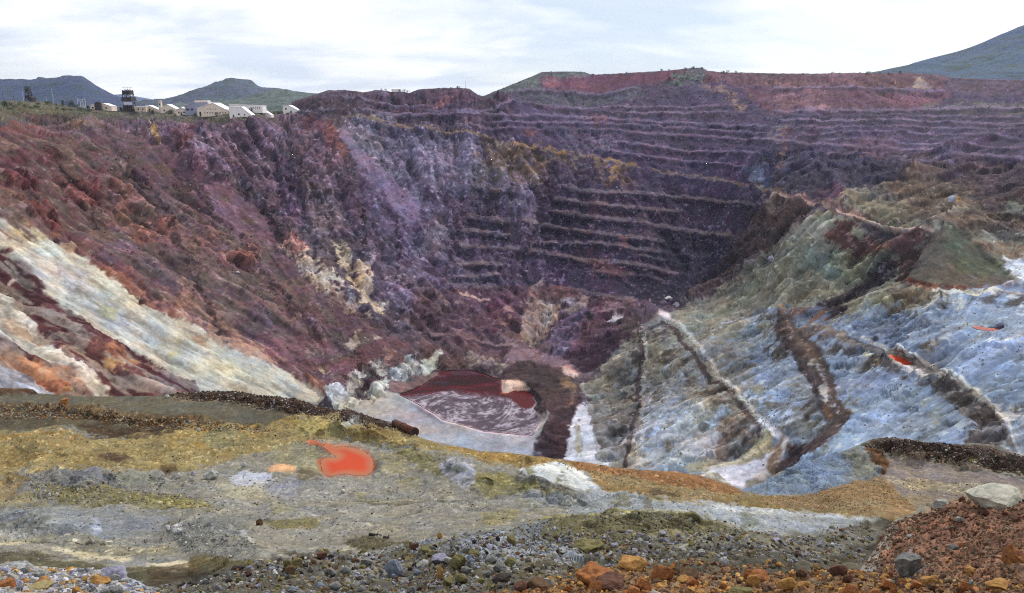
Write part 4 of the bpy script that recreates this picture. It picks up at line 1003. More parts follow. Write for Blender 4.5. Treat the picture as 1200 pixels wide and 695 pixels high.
L_([(-170,634),(0,640),(50,644),(100,651),(150,658),(200,661),(222,660),(236,652),(262,648)], (176,166,140), w=5.5, warp=1.5, rough=.1, brk=.06)
P_([(195,618),(215,612),(260,610),(290,620),(300,640),(298,654),(240,652),(210,642),(198,632)], (116,116,113), warp=3, rough=.7)
P_([(195,617),(210,614),(212,620),(200,624)], (186,186,190), warp=1.5, a=.9)
L_([(215,614),(255,610),(275,620),(295,635)], (160,162,164), w=4, warp=2, a=.7, brk=.35)
P_([(220,652),(240,648),(300,652),(340,655),(330,668),(270,672),(225,668)], (92,84,58), warp=3, rough=.6)
P_([(-170,643),(0,647),(60,654),(130,662),(215,666),(240,660),(280,668),(280,690),(170,690),(60,668),(-170,665)], (86,82,62), warp=3, rough=.6, speck=1)
P_([(175,668),(230,662),(285,675),(280,690),(180,690)], (72,58,42), warp=3, a=.8)
# basin floor
P_([(200,552),(300,535),(380,515),(440,522),(500,545),(560,572),(640,600),(640,622),(540,624),(460,640),(400,650),(330,650),(300,640),(280,615),(200,605),(250,595),(240,575)], (130,127,120), warp=4, rough=.3, speck=.8)
P_([(268,556),(290,551),(312,554),(318,565),(296,570),(275,568)], (170,174,192), warp=2.5, rough=.1)
P_([(250,565),(272,566),(300,570),(318,578),(290,582),(262,576)], (160,154,132), warp=3, a=.8)
P_([(315,565),(350,562),(352,580),(330,584),(310,580)], (134,134,142), warp=4, a=.7)
P_([(310,585),(330,588),(352,598),(345,602),(320,598)], (132,128,98), warp=4, a=.7, brk=.3)
P_([(315,520),(360,518),(378,535),(372,556),(345,558),(320,545)], (136,130,100), warp=4, a=.7, brk=.25)
P_([(345,552),(368,552),(375,562),(348,564)], (92,80,56), warp=2, a=.8, brk=.2)
P_([(440,530),(470,535),(480,550),(470,556),(442,552)], (138,128,92), warp=4, a=.7, brk=.2)
P_([(465,562),(490,562),(495,572),(470,574)], (146,136,96), warp=4, a=.6, brk=.3)
P_([(415,578),(450,588),(485,586),(480,591),(440,592),(415,585)], (142,138,106), warp=3, a=.7)
P_([(310,608),(360,607),(375,612),(370,619),(330,621),(312,616)], (114,106,70), warp=2, rough=.2, speck=1)
P_([(555,600),(600,598),(605,610),(570,613)], (128,120,82), warp=3, a=.8)
P_([(500,580),(560,582),(575,590),(520,590)], (154,150,136), warp=5, a=.6)
L_([(415,587),(450,592),(480,590),(505,588),(530,587),(560,590),(578,596)], (92,88,80), w=1.6, warp=1.5, a=.8)
L_([(470,604),(490,598),(510,590)], (96,92,84), w=1.5, warp=1.5, a=.7)
L_([(620,600),(640,606),(660,614)], (92,88,80), w=1.2, warp=1, a=.7)
# orange pool rim and trickle
P_([(x + (x - 408) * .10, y + (y - 540) * .12) for x, y in POOL], (164,86,52), warp=1.5, a=.85, soft=4, rough=0, speck=0)
L_([(362,516),(375,520),(385,524),(395,526)], (170,96,66), w=4, warp=1, rough=0)
P_([(x, y - 1) for x, y in PEACH], (206,158,116), warp=1.5, rough=.05, speck=.1)
# ridge on the pit side
P_([(440,520),(500,535),(560,550),(620,563),(680,582),(690,592),(640,588),(590,578),(540,566),(500,552)], (124,118,84), warp=4, rough=.4, speck=1)
P_([(515,545),(530,540),(548,542),(560,552),(558,566),(540,568),(522,558)], (150,150,162), warp=1.5, rough=.3)
P_([(523,548),(545,548),(550,554),(530,554)], (118,120,100), warp=2, a=.7)
P_([(560,552),(600,556),(640,570),(600,572),(565,562)], (130,124,78), warp=4, a=.7, brk=.25)
P_([(600,575),(700,580),(780,600),(720,612),(640,600)], (134,138,144), warp=5, rough=.4)
P_([(608,545),(622,537),(640,536),(665,542),(685,555),(700,570),(680,574),(655,566),(632,560),(612,552)], (184,190,198), warp=2, rough=.25)
P_([(614,542),(628,540),(628,552),(616,553)], (128,124,80), warp=2, a=.9, brk=.2)
P_([(650,555),(660,550),(660,566),(652,568)], (96,92,70), warp=2, a=.85, brk=.2)
P_([(655,540),(668,543),(702,570),(690,566)], (202,196,180), warp=2, a=.7)
P_([(690,570),(740,576),(780,580),(850,588),(950,598),(1030,606),(1010,616),(960,620),(920,618),(880,622),(850,610),(790,606),(720,610),(680,600)], (140,146,156), warp=3, rough=.5)
P_([(716,582),(736,582),(738,600),(720,602)], (122,122,104), warp=3, a=.8, brk=.2)
P_([(835,592),(870,590),(905,594),(1020,604),(1010,609),(900,602),(840,598)], (176,182,192), warp=2, a=.8)
P_([(865,600),(880,600),(884,616),(868,616)], (110,116,104), warp=3, a=.7)
P_([(752,578),(760,580),(764,600),(756,604)], (106,102,82), warp=1.5, a=.7, brk=.2)
L_([(760,584),(800,586),(850,590),(900,594)], (136,128,80), w=4, warp=2, a=.8, brk=.3)
# ochre cap
P_([(500,515),(560,527),(640,533),(650,540),(600,545),(540,533)], (142,116,62), warp=3, rough=.4, speck=1.4)
P_([(640,535),(700,541),(760,551),(850,561),(870,575),(890,585),(930,582),(930,594),(840,588),(740,580),(705,572),(690,556),(665,543)], (134,110,70), warp=2, rough=.4, speck=1.2)
P_([(660,536),(720,545),(790,551),(845,563),(872,577),(840,578),(790,568),(740,560),(690,550)], (136,92,54), warp=2, a=.85, rough=.4, speck=1.)
P_([(700,556),(760,566),(830,574),(870,584),(800,580),(730,572)], (128,114,82), warp=3, a=.7)
P_([(750,574),(790,576),(800,582),(760,582)], (70,62,50), warp=2, a=.8, brk=.35)
P_([(860,578),(930,578),(1035,588),(1060,600),(1050,608),(940,600),(860,590)], (122,106,66), warp=2.5, rough=.4, speck=1)
P_([(885,588),(950,577),(990,567),(1030,556),(1040,560),(1060,578),(1075,592),(1060,606),(1000,602),(940,596)], (132,106,74), warp=2, rough=.2, speck=.8)
P_([(960,590),(1020,588),(1050,596),(1040,602),(980,598)], (150,134,96), warp=2, a=.7, brk=.3)
# road shelf on the right
P_([(1030,556),(1042,536),(1080,540),(1200,562),(1370,580),(1370,600),(1200,592),(1100,588),(1060,576)], (124,112,110), warp=1.5, rough=.1, speck=.5)
P_([(1042,538),(1085,542),(1150,553),(1120,562),(1060,555)], (132,122,120), warp=4, a=.7)
P_([(1032,556),(1060,561),(1120,566),(1200,574),(1370,585),(1370,592),(1200,582),(1100,574),(1045,566)], (150,138,114), warp=2, a=.75, rough=.3, speck=1.5)
P_([(1060,574),(1200,588),(1370,596),(1370,610),(1100,600)], (136,122,98), warp=2, a=.8)
P_([(1006,521),(1040,510),(1062,512),(1110,517),(1170,524),(1200,533),(1370,560),(1370,580),(1200,555),(1150,549),(1100,541),(1060,534),(1040,528),(1032,538)], (80,66,60), warp=1.5, rough=1., speck=.7)
P_([(1150,519),(1172,524),(1200,534),(1200,546),(1160,535)], (96,86,80), warp=2, a=.8)
L_([(1040,528),(1070,535),(1110,543),(1160,551),(1200,557)], (130,116,100), w=4, warp=1.5, speck=2.5, brk=.3)
P_([(1136,538),(1145,540),(1143,545),(1137,544)], (150,142,60), warp=1, a=.7)
P_([(1010,522),(1028,524),(1040,535),(1044,545),(1034,556),(1022,545),(1015,532)], (98,70,46), warp=1.5, rough=.8)
P_([(866,575),(890,565),(910,556),(945,540),(985,527),(1010,521),(1020,535),(1032,552),(1000,564),(960,576),(900,580)], (112,129,156), warp=1.5, rough=.7, streak=1.2)
P_([(985,529),(1010,522),(1030,550),(1000,563),(985,560),(1000,545)], (118,118,108), warp=3, a=.9, soft=5, rough=.7)
# olive step below the basin
P_([(455,648),(520,632),(600,622),(640,613),(700,607),(760,604),(820,604),(852,612),(870,625),(940,622),(940,640),(860,640),(760,640),(660,640),(600,640),(520,650),(460,660)], (94,90,66), warp=3, rough=.8, speck=1.)
L_([(620,614),(680,608),(760,602),(830,604)], (138,130,84), w=4, warp=2, brk=.3)
P_([(400,630),(430,625),(460,632),(500,635),(480,645),(420,645)], (82,76,54), warp=3, a=.9, rough=.7)
P_([(600,617),(650,614),(640,622),(560,630)], (110,118,128), warp=3, a=.7)
# rubble apron
P_([(170,690),(230,668),(320,650),(400,648),(470,650),(560,640),(660,645),(760,640),(880,636),(950,630),(1060,608),(1060,700),(800,740),(200,740)], (84,80,71), warp=4, rough=.8, speck=.6)
P_([(540,640),(600,628),(640,630),(660,640),(690,650),(640,660),(560,660)], (128,134,142), warp=4, rough=.7)
P_([(480,632),(560,632),(600,626),(560,650),(500,660)], (140,148,162), warp=5, a=.6, brk=.3)
P_([(400,652),(470,640),(500,660),(420,680)], (136,140,146), warp=6, a=.5, brk=.35)
P_([(670,643),(720,640),(730,650),(690,656)], (124,114,76), warp=4, a=.7)
P_([(860,628),(980,622),(1030,612),(1040,620),(1010,640),(900,650)], (120,118,108), warp=4, a=.7)
P_([(760,630),(860,628),(900,640),(800,650)], (128,124,104), warp=5, a=.6, brk=.3)

n1 = nz(ben.P, 6.5, 4, .5, seed=205); n2 = nz(ben.P, 1.3, 4, .65, seed=209); n3 = nz(ben.P, .34, 2, .7, seed=213)
lc = ben.lic(rng.standard_normal(ben.n).astype(F32), 12); lc2 = ben.lic(nz(ben.P, 1.2, 2, seed=231), 24)
R, S, K = ben.rough, ben.speck, ben.streak
f1, t1 = facets(ben.P, 1.7, 1, 1.2); f2, t2 = facets(ben.P, .6, 2, 1.1)
mid = np.clip(ben.Y.ravel() / 60, .35, 1.3).astype(F32)
tf = np.clip((ben.PY - ben.yt[None]) / 6.0, .25, 1).ravel().astype(F32)
disp = np.clip((R * (.13 * n1 + .07 * n2 + .05 * n3 + .30 * f1 + .16 * f2) * mid + .09 * np.clip(n1, -2, 2) * mid + .02 * n2 + K * R * .06 * lc2), -.8, .8) * tf
tone = .06 * nz(ben.P, 7, 3, seed=290) + .07 * n2 + (.06 + .12 * R) * (t1 * .5 + t2) + n3 * (.05 + .06 * S) + K * (.05 * lc2 + .05 * lc)
sp = nz(ben.P, .36, 2, .8, seed=217); pale = sstep(1.2, 1.9, sp) * np.clip(S, 0, 2) * .7
dark = sstep(.9, 1.8, nz(ben.P, .5, 2, .7, seed=223)) * (.25 + .45 * R)
ben.col = ben.col * np.exp(tone)[:, None].astype(F32) * (1 - .6 * np.clip(dark, 0, 1)[:, None])
pc = np.minimum(ben.col * 1.8 + .08, .6); ben.col = ben.col + (pc - ben.col) * np.clip(pale, 0, 1)[:, None].astype(F32)
hue = nz(ben.P, 2.2, 3, seed=295) + .6 * sp + .6 * nz(ben.P, .8, 2, seed=296)
ben.col = ben.col * np.exp(hue[:, None] * np.array([.03, .01, -.045])).astype(F32)
ben.col *= .80 * np.array([1.02, 1.0, .91])
lum = ben.col @ np.array([.25, .6, .15], F32)
ben.col = np.clip(lum[:, None] + (ben.col - lum[:, None]) * .88, .006, .75).astype(F32)
ins = ben._box(POOL, 8); disp[ins] *= sstep(1, 8, poly_sd(ben.x[ins], ben.y[ins], np.array(POOL)))
MAT_BEN = ground_mat('bench_ground', 6.0, .06, var=.32)
bench_ground = ben.finish('bench_ground', disp.astype(F32), MAT_BEN, [(1.5, -.9), (4, -2.8), (12, -9), (40, -38), (110, -100), (230, -215)])
tag(bench_ground, 'bench of grey and yellow ground before the pit', kind='structure')

# ================================================================== THE NEAR RUBBLE EDGE
near_cp = [(-160,780,7.5),(300,780,7.5),(600,780,7.5),(900,780,7.2),(1360,780,6.5),(-160,700,13),(0,695,13),(150,690,14),(300,710,13),(600,700,13),(800,695,12),(1000,695,11.5),(1200,695,9.5),(1360,690,9),
 (0,662,18),(100,666,17.5),(700,665,16.5),(850,675,15),(950,672,15),(1010,665,16),(1040,622,18.5),(1120,590,19),(1200,582,17),(1360,570,15),(1100,640,15),(1200,640,12.5),(1360,640,11)]
nea = Sheet(-160, 1360, 1250, 150, lambda xs: np.full(len(xs), 800.), NEAR_TOP, near_cp, 1.4, .3, (128,120,108), seed=400)
nea.ready(); P_, L_ = nea.poly, nea.line
P_([(-170,640),(60,655),(140,665),(180,690),(190,800),(-170,800)], (148,148,148), warp=3, rough=.8)
P_([(100,668),(150,674),(178,695),(150,700),(110,685)], (150,154,164), warp=3, rough=.5)
P_([(0,665),(40,660),(60,690),(0,700)], (140,122,90), warp=6, a=.7, brk=.35)
P_([(300,690),(560,690),(560,800),(200,800)], (104,100,88), warp=4)
P_([(540,700),(640,680),(700,655),(800,655),(1010,660),(1040,680),(1200,680),(1370,680),(1370,800),(560,800)], (122,94,62), warp=4, rough=.9)
P_([(900,672),(1010,668),(1010,680),(920,690)], (128,92,52), warp=4, a=.8)
P_([(1000,668),(1040,606),(1140,575),(1370,560),(1370,690),(1180,690),(1040,680)], (138,98,72), warp=3, rough=.9, speck=1)
P_([(1000,672),(1018,648),(1040,618),(1055,608),(1050,625),(1040,645),(1022,668)], (130,126,118), warp=2, rough=.5)
P_([(1050,655),(1070,645),(1085,660),(1080,680),(1055,680)], (140,142,144), warp=4, a=.8, brk=.2)
P_([(1040,606),(1085,598),(1105,600),(1090,612),(1050,615)], (142,132,104), warp=4, a=.8, brk=.3)
P_([(1080,605),(1130,595),(1140,620),(1100,640),(1075,630)], (124,82,64), warp=6, a=.7)
P_([(1150,600),(1200,602),(1200,640),(1160,640)], (108,72,58), warp=6, a=.6, brk=.3)
n1 = nz(nea.P, 1.6, 4, .5, seed=405); n2 = nz(nea.P, .5, 4, .65, seed=409); n3 = nz(nea.P, .13, 2, .7, seed=413)
R, S = nea.rough, nea.speck
f1, t1 = facets(nea.P, .55, 1, 1.2); f2, t2 = facets(nea.P, .2, 2, 1.1)
tf = np.clip((nea.PY - nea.yt[None]) / 8.0, .3, 1).ravel().astype(F32)
disp = R * (.07 * n1 + .015 * n2 + .07 * f1 + .02 * f2) * tf
tone = .05 * nz(nea.P, 1.5, 3, seed=490) + .08 * n2 + .09 * n3 + .18 * t1 + .22 * t2
dark = sstep(.5, 1.6, nz(nea.P, .22, 2, .7, seed=423))
hue = nz(nea.P, .5, 3, .7, seed=495)
nea.col = nea.col * np.exp(tone)[:, None] * (1 - .5 * dark[:, None]) * np.exp(hue[:, None] * np.array([.07, .01, -.08]))
nea.col *= .88
lum = nea.col @ np.array([.25, .6, .15], F32)
nea.col = np.clip(lum[:, None] + (nea.col - lum[:, None]) * .85, .006, .75).astype(F32)
MAT_NEA = ground_mat('near_ground', 14.0, .03, var=.35)
near_ground = nea.finish('rubble_ground', disp.astype(F32), MAT_NEA, [(.5, -.4), (1.5, -1.4), (4, -4), (9, -9)])
tag(near_ground, 'stony edge of the overlook', kind='structure')
# ground under and behind the overlook
mb = MB(); mb.quad_mesh([(-60,-60,-7.2),(60,-60,-7.2),(60,7.6,-7.2),(-60,7.6,-7.2)], [(0,1,2,3)])
tag(mb.build('ground', plain_mat('overlook_ground', (120,112,100), scale=.5, rough=.95)), 'stony ground of the overlook', kind='structure')
# ================================================================== WATER
def pool_mesh(name, outline, z, step, colour_fn, mat, edge=None, sub=5):
    """level water surface: fine grid clipped to the traced shore, its rim following the outline"""
    o = smooth_line(np.vstack([outline, outline[:1]]), sub)[:-1]
    W = np.array([at(x, y, Y_of_z(x, y, z))[:2] for x, y in o])
    return W

def grid_in_poly(W, step):
    x0, y0 = W.min(0) - step; x1, y1 = W.max(0) + step
    nx, ny = int((x1 - x0) / step) + 2, int((y1 - y0) / step) + 2
    gx, gy = np.meshgrid(x0 + np.arange(nx) * step, y0 + np.arange(ny) * step)
    return gx, gy

def water(name, outline, z, step, colfn, mat, label, sub=5, warp=0.0):
    W = pool_mesh(name, np.asarray(outline, float), z, step, None, mat, sub=sub)
    gx, gy = grid_in_poly(W, step)
    sh = gx.shape
    P = np.stack([gx.ravel(), gy.ravel(), np.zeros(gx.size)], 1).astype(F32)
    qx = gx.ravel() + warp * fbm(P, warp * 5 + .1, 3, seed=601); qy = gy.ravel() + warp * fbm(P, warp * 5 + .1, 3, seed=611)
    d = poly_sd(qx, qy, W)
    # pull the outermost cells onto the shore line so that it is not stepped
    idx = np.arange(gx.size).reshape(sh)
    q = np.stack([idx[:-1, :-1], idx[:-1, 1:], idx[1:, 1:], idx[1:, :-1]], -1).reshape(-1, 4)
    q = q[(d[q] < step * .2).any(1)]
    used, inv = np.unique(q.ravel(), return_inverse=True)
    g = np.gradient(d.reshape(sh)); gy_, gx_ = g[0].ravel() / step, g[1].ravel() / step
    over = np.clip(d, 0, None)
    X = gx.ravel() - over * gx_; Yy = gy.ravel() - over * gy_
    V = np.stack([X, Yy, np.full(gx.size, z)], 1)[used]
    C = colfn(X[used], Yy[used], d[used], W)
    o = mesh_np(name, V, inv.reshape(-1, 4), mat, C, True)
    tag(o, label, kind='structure')
    return o

def water_mat(name, rough, bump=0.0, scale=.2):
    m, nt, bs = new_mat(name)
    a = N(nt, 'ShaderNodeVertexColor', layer_name='Col'); nt.links.new(a.outputs['Color'], bs.inputs['Base Color'])
    tc = N(nt, 'ShaderNodeTexCoord'); n1 = N(nt, 'ShaderNodeTexNoise', Scale=scale, Detail=3.0)
    nt.links.new(tc.outputs['Object'], n1.inputs['Vector'])
    bs.inputs['Roughness'].default_value = rough; bs.inputs['Specular IOR Level'].default_value = .1
    if bump:
        bp = N(nt, 'ShaderNodeBump', Strength=.4, Distance=bump); nt.links.new(n1.outputs['Fac'], bp.inputs['Height'])
        nt.links.new(bp.outputs[0], bs.inputs['Normal'])
    return m

def world_xy(x, y, z): return at(x, y, Y_of_z(x, y, z))[:2]

def lake_col(X, Y, d, W):
    n = len(X); P = np.stack([X, Y, np.zeros(n)], 1).astype(F32)
    red, dred, pur, foam = lin((64,5,10)), lin((48,12,18)), lin((58,40,50)), lin((150,140,150))
    c1 = world_xy(552, 479, LAKE_Z); c2 = world_xy(610, 490, LAKE_Z)
    # scum wound round two slow eddies
    x, y = X.copy(), Y.copy()
    for c, rad, tw in ((c1, 44, 3.6), (c2, 22, -3.2)):
        dx, dy = x - c[0], (y - c[1]) * .75
        r = np.hypot(dx, dy); a = tw * np.exp(-(r / rad) ** 2 * 1.2)
        x, y = c[0] + dx * np.cos(a) - dy * np.sin(a), c[1] + (dx * np.sin(a) + dy * np.cos(a)) / .75
    Q = np.stack([x, y, np.zeros(n)], 1).astype(F32)
    Q = Q + 5 * np.stack([fbm(Q, 22, 3, seed=701), fbm(Q, 22, 3, seed=711), np.zeros(n)], 1).astype(F32)
    st = Q * np.array([.45, 1.5, 1], F32)
    f1 = .6 * ridged(st, 11, 3, .6, seed=721) + .8 * ridged(st * np.array([.7, 1, 1], F32), 3.6, 3, .7, seed=723); f1 = (f1 - f1.mean()) / f1.std(); f2 = nz(P, 6, 4, .7, seed=731)
    i = np.array(world_xy(470, 462, LAKE_Z)); j = np.array(world_xy(588, 470, LAKE_Z))
    # foam lies on the near part, clear red water along the far shore
    p0, p1, p2 = np.array(world_xy(480, 466, LAKE_Z)), np.array(world_xy(530, 455, LAKE_Z)), np.array(world_xy(592, 466, LAKE_Z))
    ed = np.interp(X, [p0[0], p1[0], p2[0]], [p0[1], p1[1], p2[1]])
    wob = 14 * fbm(P, 30, 3, seed=741)
    m = sstep(5, -8, Y - ed + wob)
    base = np.where((fbm(P * np.array([.4, 1, 1], F32), 18, 4, seed=751) > .03)[:, None], pur * .75, dred)
    far = sstep(10, 22, Y - ed + wob)[:, None]
    base = (red * (1 - far * .8) + base * far * .8) * np.exp(.4 * np.clip(nz(P * np.array([.35, 1.2, 1], F32), 7, 4, .65, seed=755), -1.5, 2.5))[:, None]
    k = (.12 + .88 * sstep(-.6, 2.4, f1 + .8 * f2))[:, None]
    fo = pur * (1 - k) + foam * k
    fo = fo * np.exp(.10 * f2[:, None])
    col = base * (1 - m[:, None]) + fo * m[:, None]
    # deep red cove behind the white bar
    cv = np.array([world_xy(a, b, LAKE_Z) for a, b in ((597,462),(616,457),(627,464),(630,474),(618,480),(606,476))])
    mm = (1 - sstep(-2, 1.5, poly_sd(X + 2 * fbm(P, 9, 2, seed=761), Y, cv)))[:, None]
    col = col * (1 - mm) + lin((76,4,6)) * mm
    rim = sstep(-1.8, 0, d)[:, None] * .6
    return np.clip(col * (1 - rim) + lin((190,160,166)) * rim * m[:, None] + lin((120,40,40)) * rim * (1 - m[:, None]), .004, .8)
water('pit_lake', LAKE, LAKE_Z, .75, lake_col, water_mat('lake_water', .3), 'dark red pit lake streaked with pale swirling scum', warp=1.2)

def orange_col(a, b, w, rim=(176,92,58)):
    def f(X, Y, d, W):
        P = np.stack([X, Y, np.zeros(len(X))], 1).astype(F32)
        k = sstep(-.4, .4, fbm(P, w * 8, 3, seed=801))[:, None]
        e = sstep(-w, 0, d + .35 * w * fbm(P, w * 2, 2, seed=811))[:, None]
        c = lin(a) * (1 - k) + lin(b) * k
        return c * (1 - e * .85) + lin(rim) * e * .85
    return f
WM = water_mat('orange_water', .55)
water('orange_pool', POOL, ZP, .14, orange_col((158,48,22), (182,70,38), 1.1, (156,104,76)), WM, 'opaque orange pool in the grey basin', warp=.15)
water('orange_pond', POOL_R1, ZR1, .5, orange_col((206,74,26), (190,52,26), 1.5), WM, 'bright orange pond beside the haul road')
water('red_pond', POOL_R2, ZR2, .5, orange_col((140,50,40), (160,70,60), 1.5), WM, 'narrow red pond at the foot of a blue bank')

# ================================================================== HILLS
def hill(name, label, sky, Yc, Yn, zb, base, c2, wl, amp, seed, back=1.5, nrow=70, ncol=360, dark=(60,70,62), dots=.5):
    xs = np.linspace(sky[0][0], sky[-1][0], ncol)
    sp = smooth_line(sky, 4)
    ys = np.interp(xs, sp[:, 0], sp[:, 1])
    crest = at(xs, ys, np.full(ncol, float(Yc)))
    rows = []
    for t in np.linspace(0, 1, nrow):
        Yr = Yn + (Yc - Yn) * t
        k = Yr / Yc
        z = zb + (crest[:, 2] - zb) * (t ** 1.25 * .55 + .45 * sstep(0, 1, t))
        rows.append(np.stack([crest[:, 0] * k, np.full(ncol, Yr), z], 1))
    for t in np.linspace(.06, 1, 14):
        k = 1 + (back - 1) * t
        rows.append(np.stack([crest[:, 0] * k, np.full(ncol, Yc * k), crest[:, 2] + (zb - crest[:, 2]) * sstep(0, 1, t)], 1))
    V = np.array(rows); R = len(rows)
    Pf = V.reshape(-1, 3).astype(F32)
    rel = np.clip((Pf[:, 2] - zb) / (crest[:, 2].max() - zb + 1e-6), 0, 1)
    n = ridged(Pf, wl, 5, .5, seed=seed)
    tt = np.concatenate([np.repeat(np.linspace(0, 1, nrow), ncol), np.repeat(np.linspace(.06, 1, 14), ncol)])
    keep = np.ones(R * ncol); keep[:nrow * ncol] = np.clip((1 - tt[:nrow * ncol]) * 6, .12, 1)
    Pf[:, 2] += (amp * (n - .35) * (.25 + rel) * keep).astype(F32)
    f = fbm(Pf, wl * .5, 4, .6, seed=seed + 3); g = fbm(Pf, wl * .06, 2, .7, seed=seed + 5)
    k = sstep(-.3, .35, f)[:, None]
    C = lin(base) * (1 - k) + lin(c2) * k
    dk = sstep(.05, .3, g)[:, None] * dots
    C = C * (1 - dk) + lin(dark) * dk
    i = np.arange((R - 1) * ncol).reshape(R - 1, ncol)[:, :-1].ravel()
    fc = np.stack([i, i + 1, i + ncol + 1, i + ncol], 1)
    o = mesh_np(name, Pf, fc, ground_mat(name + '_scrub', 28.0 / wl, wl * .02, var=.3), C, True)
    tag(o, label, kind='structure'); return o

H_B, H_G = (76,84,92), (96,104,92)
hill('hills', 'dark flat-topped hill behind the mine head', [(-260,104),(-120,98),(-40,97),(0,95.5),(12,95.5),(28,96.5),(50,93.5),(72,91.5),(86,90.5),(97,91.5),(104,95.5),(114,101.5),(126,108),(140,114),(160,120),(190,127)], 3600, 1800, -30, (64,72,100), (56,68,92), 500, 55, 901)  # here and on the hills below, distance haze is partly put into the blue colours
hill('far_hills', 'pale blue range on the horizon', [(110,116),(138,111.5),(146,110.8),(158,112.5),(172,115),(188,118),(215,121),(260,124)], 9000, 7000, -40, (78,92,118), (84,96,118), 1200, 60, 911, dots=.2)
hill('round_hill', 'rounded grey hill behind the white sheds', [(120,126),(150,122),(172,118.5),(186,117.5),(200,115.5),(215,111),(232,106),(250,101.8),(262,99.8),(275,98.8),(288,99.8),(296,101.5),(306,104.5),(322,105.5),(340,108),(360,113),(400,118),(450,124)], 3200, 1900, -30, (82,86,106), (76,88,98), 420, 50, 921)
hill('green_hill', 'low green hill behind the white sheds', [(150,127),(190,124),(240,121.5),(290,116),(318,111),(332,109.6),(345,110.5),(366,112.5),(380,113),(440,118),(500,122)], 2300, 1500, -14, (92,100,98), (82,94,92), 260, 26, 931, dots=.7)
hill('mountain', 'steep scrub-covered mountain behind the right rim', [(960,98),(1000,92),(1030,85.5),(1045,82),(1062,77.5),(1080,71),(1100,65.5),(1120,60.5),(1140,54),(1160,46),(1180,38),(1200,30.5),(1260,8),(1330,-16),(1420,-40)], 2900, 1500, 30, (58,74,104), (70,88,108), 520, 60, 941, ncol=420, dots=.75)  # bluer than its scrub: some of the haze is in the colour
# country between the rim and the hills
mb = MB(); mb.quad_mesh([(-10500,1500,-34),(10500,1500,-34),(10500,14000,-40),(-10500,14000,-40)], [(0,1,2,3)])
tag(mb.build('plain', plain_mat('scrub_plain', (100,100,84), scale=.01, rough=.95)), 'scrub plain beyond the pit', kind='structure')
# ================================================================== STONES
def ico(sub):
    t = (1 + 5 ** .5) / 2
    v = [(-1,t,0),(1,t,0),(-1,-t,0),(1,-t,0),(0,-1,t),(0,1,t),(0,-1,-t),(0,1,-t),(t,0,-1),(t,0,1),(-t,0,-1),(-t,0,1)]
    v = [np.array(p, float) / np.linalg.norm(p) for p in v]
    f = [(0,11,5),(0,5,1),(0,1,7),(0,7,10),(0,10,11),(1,5,9),(5,11,4),(11,10,2),(10,7,6),(7,1,8),(3,9,4),(3,4,2),(3,2,6),(3,6,8),(3,8,9),(4,9,5),(2,4,11),(6,2,10),(8,6,7),(9,8,1)]
    for _ in range(sub):
        c = {}; g = []
        def m(a, b):
            k = (min(a, b), max(a, b))
            if k not in c:
                p = v[a] + v[b]; v.append(p / np.linalg.norm(p)); c[k] = len(v) - 1
            return c[k]
        for a, b, d in f:
            x, y, z = m(a, b), m(b, d), m(d, a)
            g += [(a, x, z), (b, y, x), (d, z, y), (x, y, z)]
        f = g
    return np.array(v), np.array(f, np.int32)
ICO = {k: ico(k) for k in (1, 2, 3)}

def stone(sub, r, cuts=11, rough=.05, lo=.5):
    """angular block: a sphere cut back by random planes, then chipped"""
    v, f = ICO[sub]; v = v.copy()
    for _ in range(cuts):
        d = r.standard_normal(3); d /= np.linalg.norm(d); o = r.uniform(lo, .9)
        e = v @ d - o
        v -= np.clip(e, 0, None)[:, None] * d
    if rough:
        q = (v * 1.0).astype(F32) + F32(r.uniform(0, 50))
        v *= 1 + rough * (fbm(q, .8, 3, .6, seed=3))[:, None] * 2
    v -= (v.max(0) + v.min(0)) / 2
    return v / np.abs(v).max(0), f

PAL = dict(pale=((168,167,160),(120,118,112)), white=((196,196,196),(150,150,146)), grey=((128,128,126),(86,86,84)), blue=((128,136,150),(88,94,104)),
    lavender=((150,148,166),(112,110,122)), olive=((124,116,74),(78,74,50)), ochre=((186,142,80),(128,92,54)), orange=((174,114,66),(106,68,44)),
    rust=((108,74,60),(66,46,38)), dark=((62,54,50),(36,32,30)), brown=((108,82,58),(66,50,38)), yellow=((164,150,104),(122,108,76)), plum=((110,58,58),(150,110,50)), lichen=((188,184,166),(138,140,130)), dirt=((132,102,82),(98,76,62)), earth=((110,86,70),(80,62,52)), sand=((124,116,98),(96,90,76)))
SM = {k: plain_mat('stone_' + k, a, c2=b, scale=2.6, rough=.95, bump=.12) for k, (a, b) in PAL.items()}
def near_y(px): return np.interp(px, *zip(*NEAR_TOP))
def ground_pt(px, py):
    sh = nea if py > near_y(px) + .5 else ben
    p, n, c = sh.surf(px, py)
    return np.array(p), np.array(n), float(p[1]) / ray(px, py)[1]
def place_stone(name, px, py, w, h, key, label, group=None, seed=0, tilt=0., mesh=None, flat=.75):
    r = np.random.default_rng(seed)
    p, n, s = ground_pt(px, py + h * .35)
    W, H = w * s / FOC, h * s / FOC
    if mesh is None:
        v, f = stone(3, r, 20, .16, .58)
        o = mesh_np(name, v, f, SM[key], smooth=False)
    else:
        o = bpy.data.objects.new(name, mesh); COL.objects.link(o)
    o.location = p + np.array([0, .12 * W, H * .34]); o.scale = (W / 2, W / 2 * flat, H / 2 * 1.15)
    o.rotation_euler = (r.uniform(-.2, .2), tilt, r.uniform(-.25, .25))
    tag(o, label, 'stone' if w < 22 else 'boulder', group)
    return o
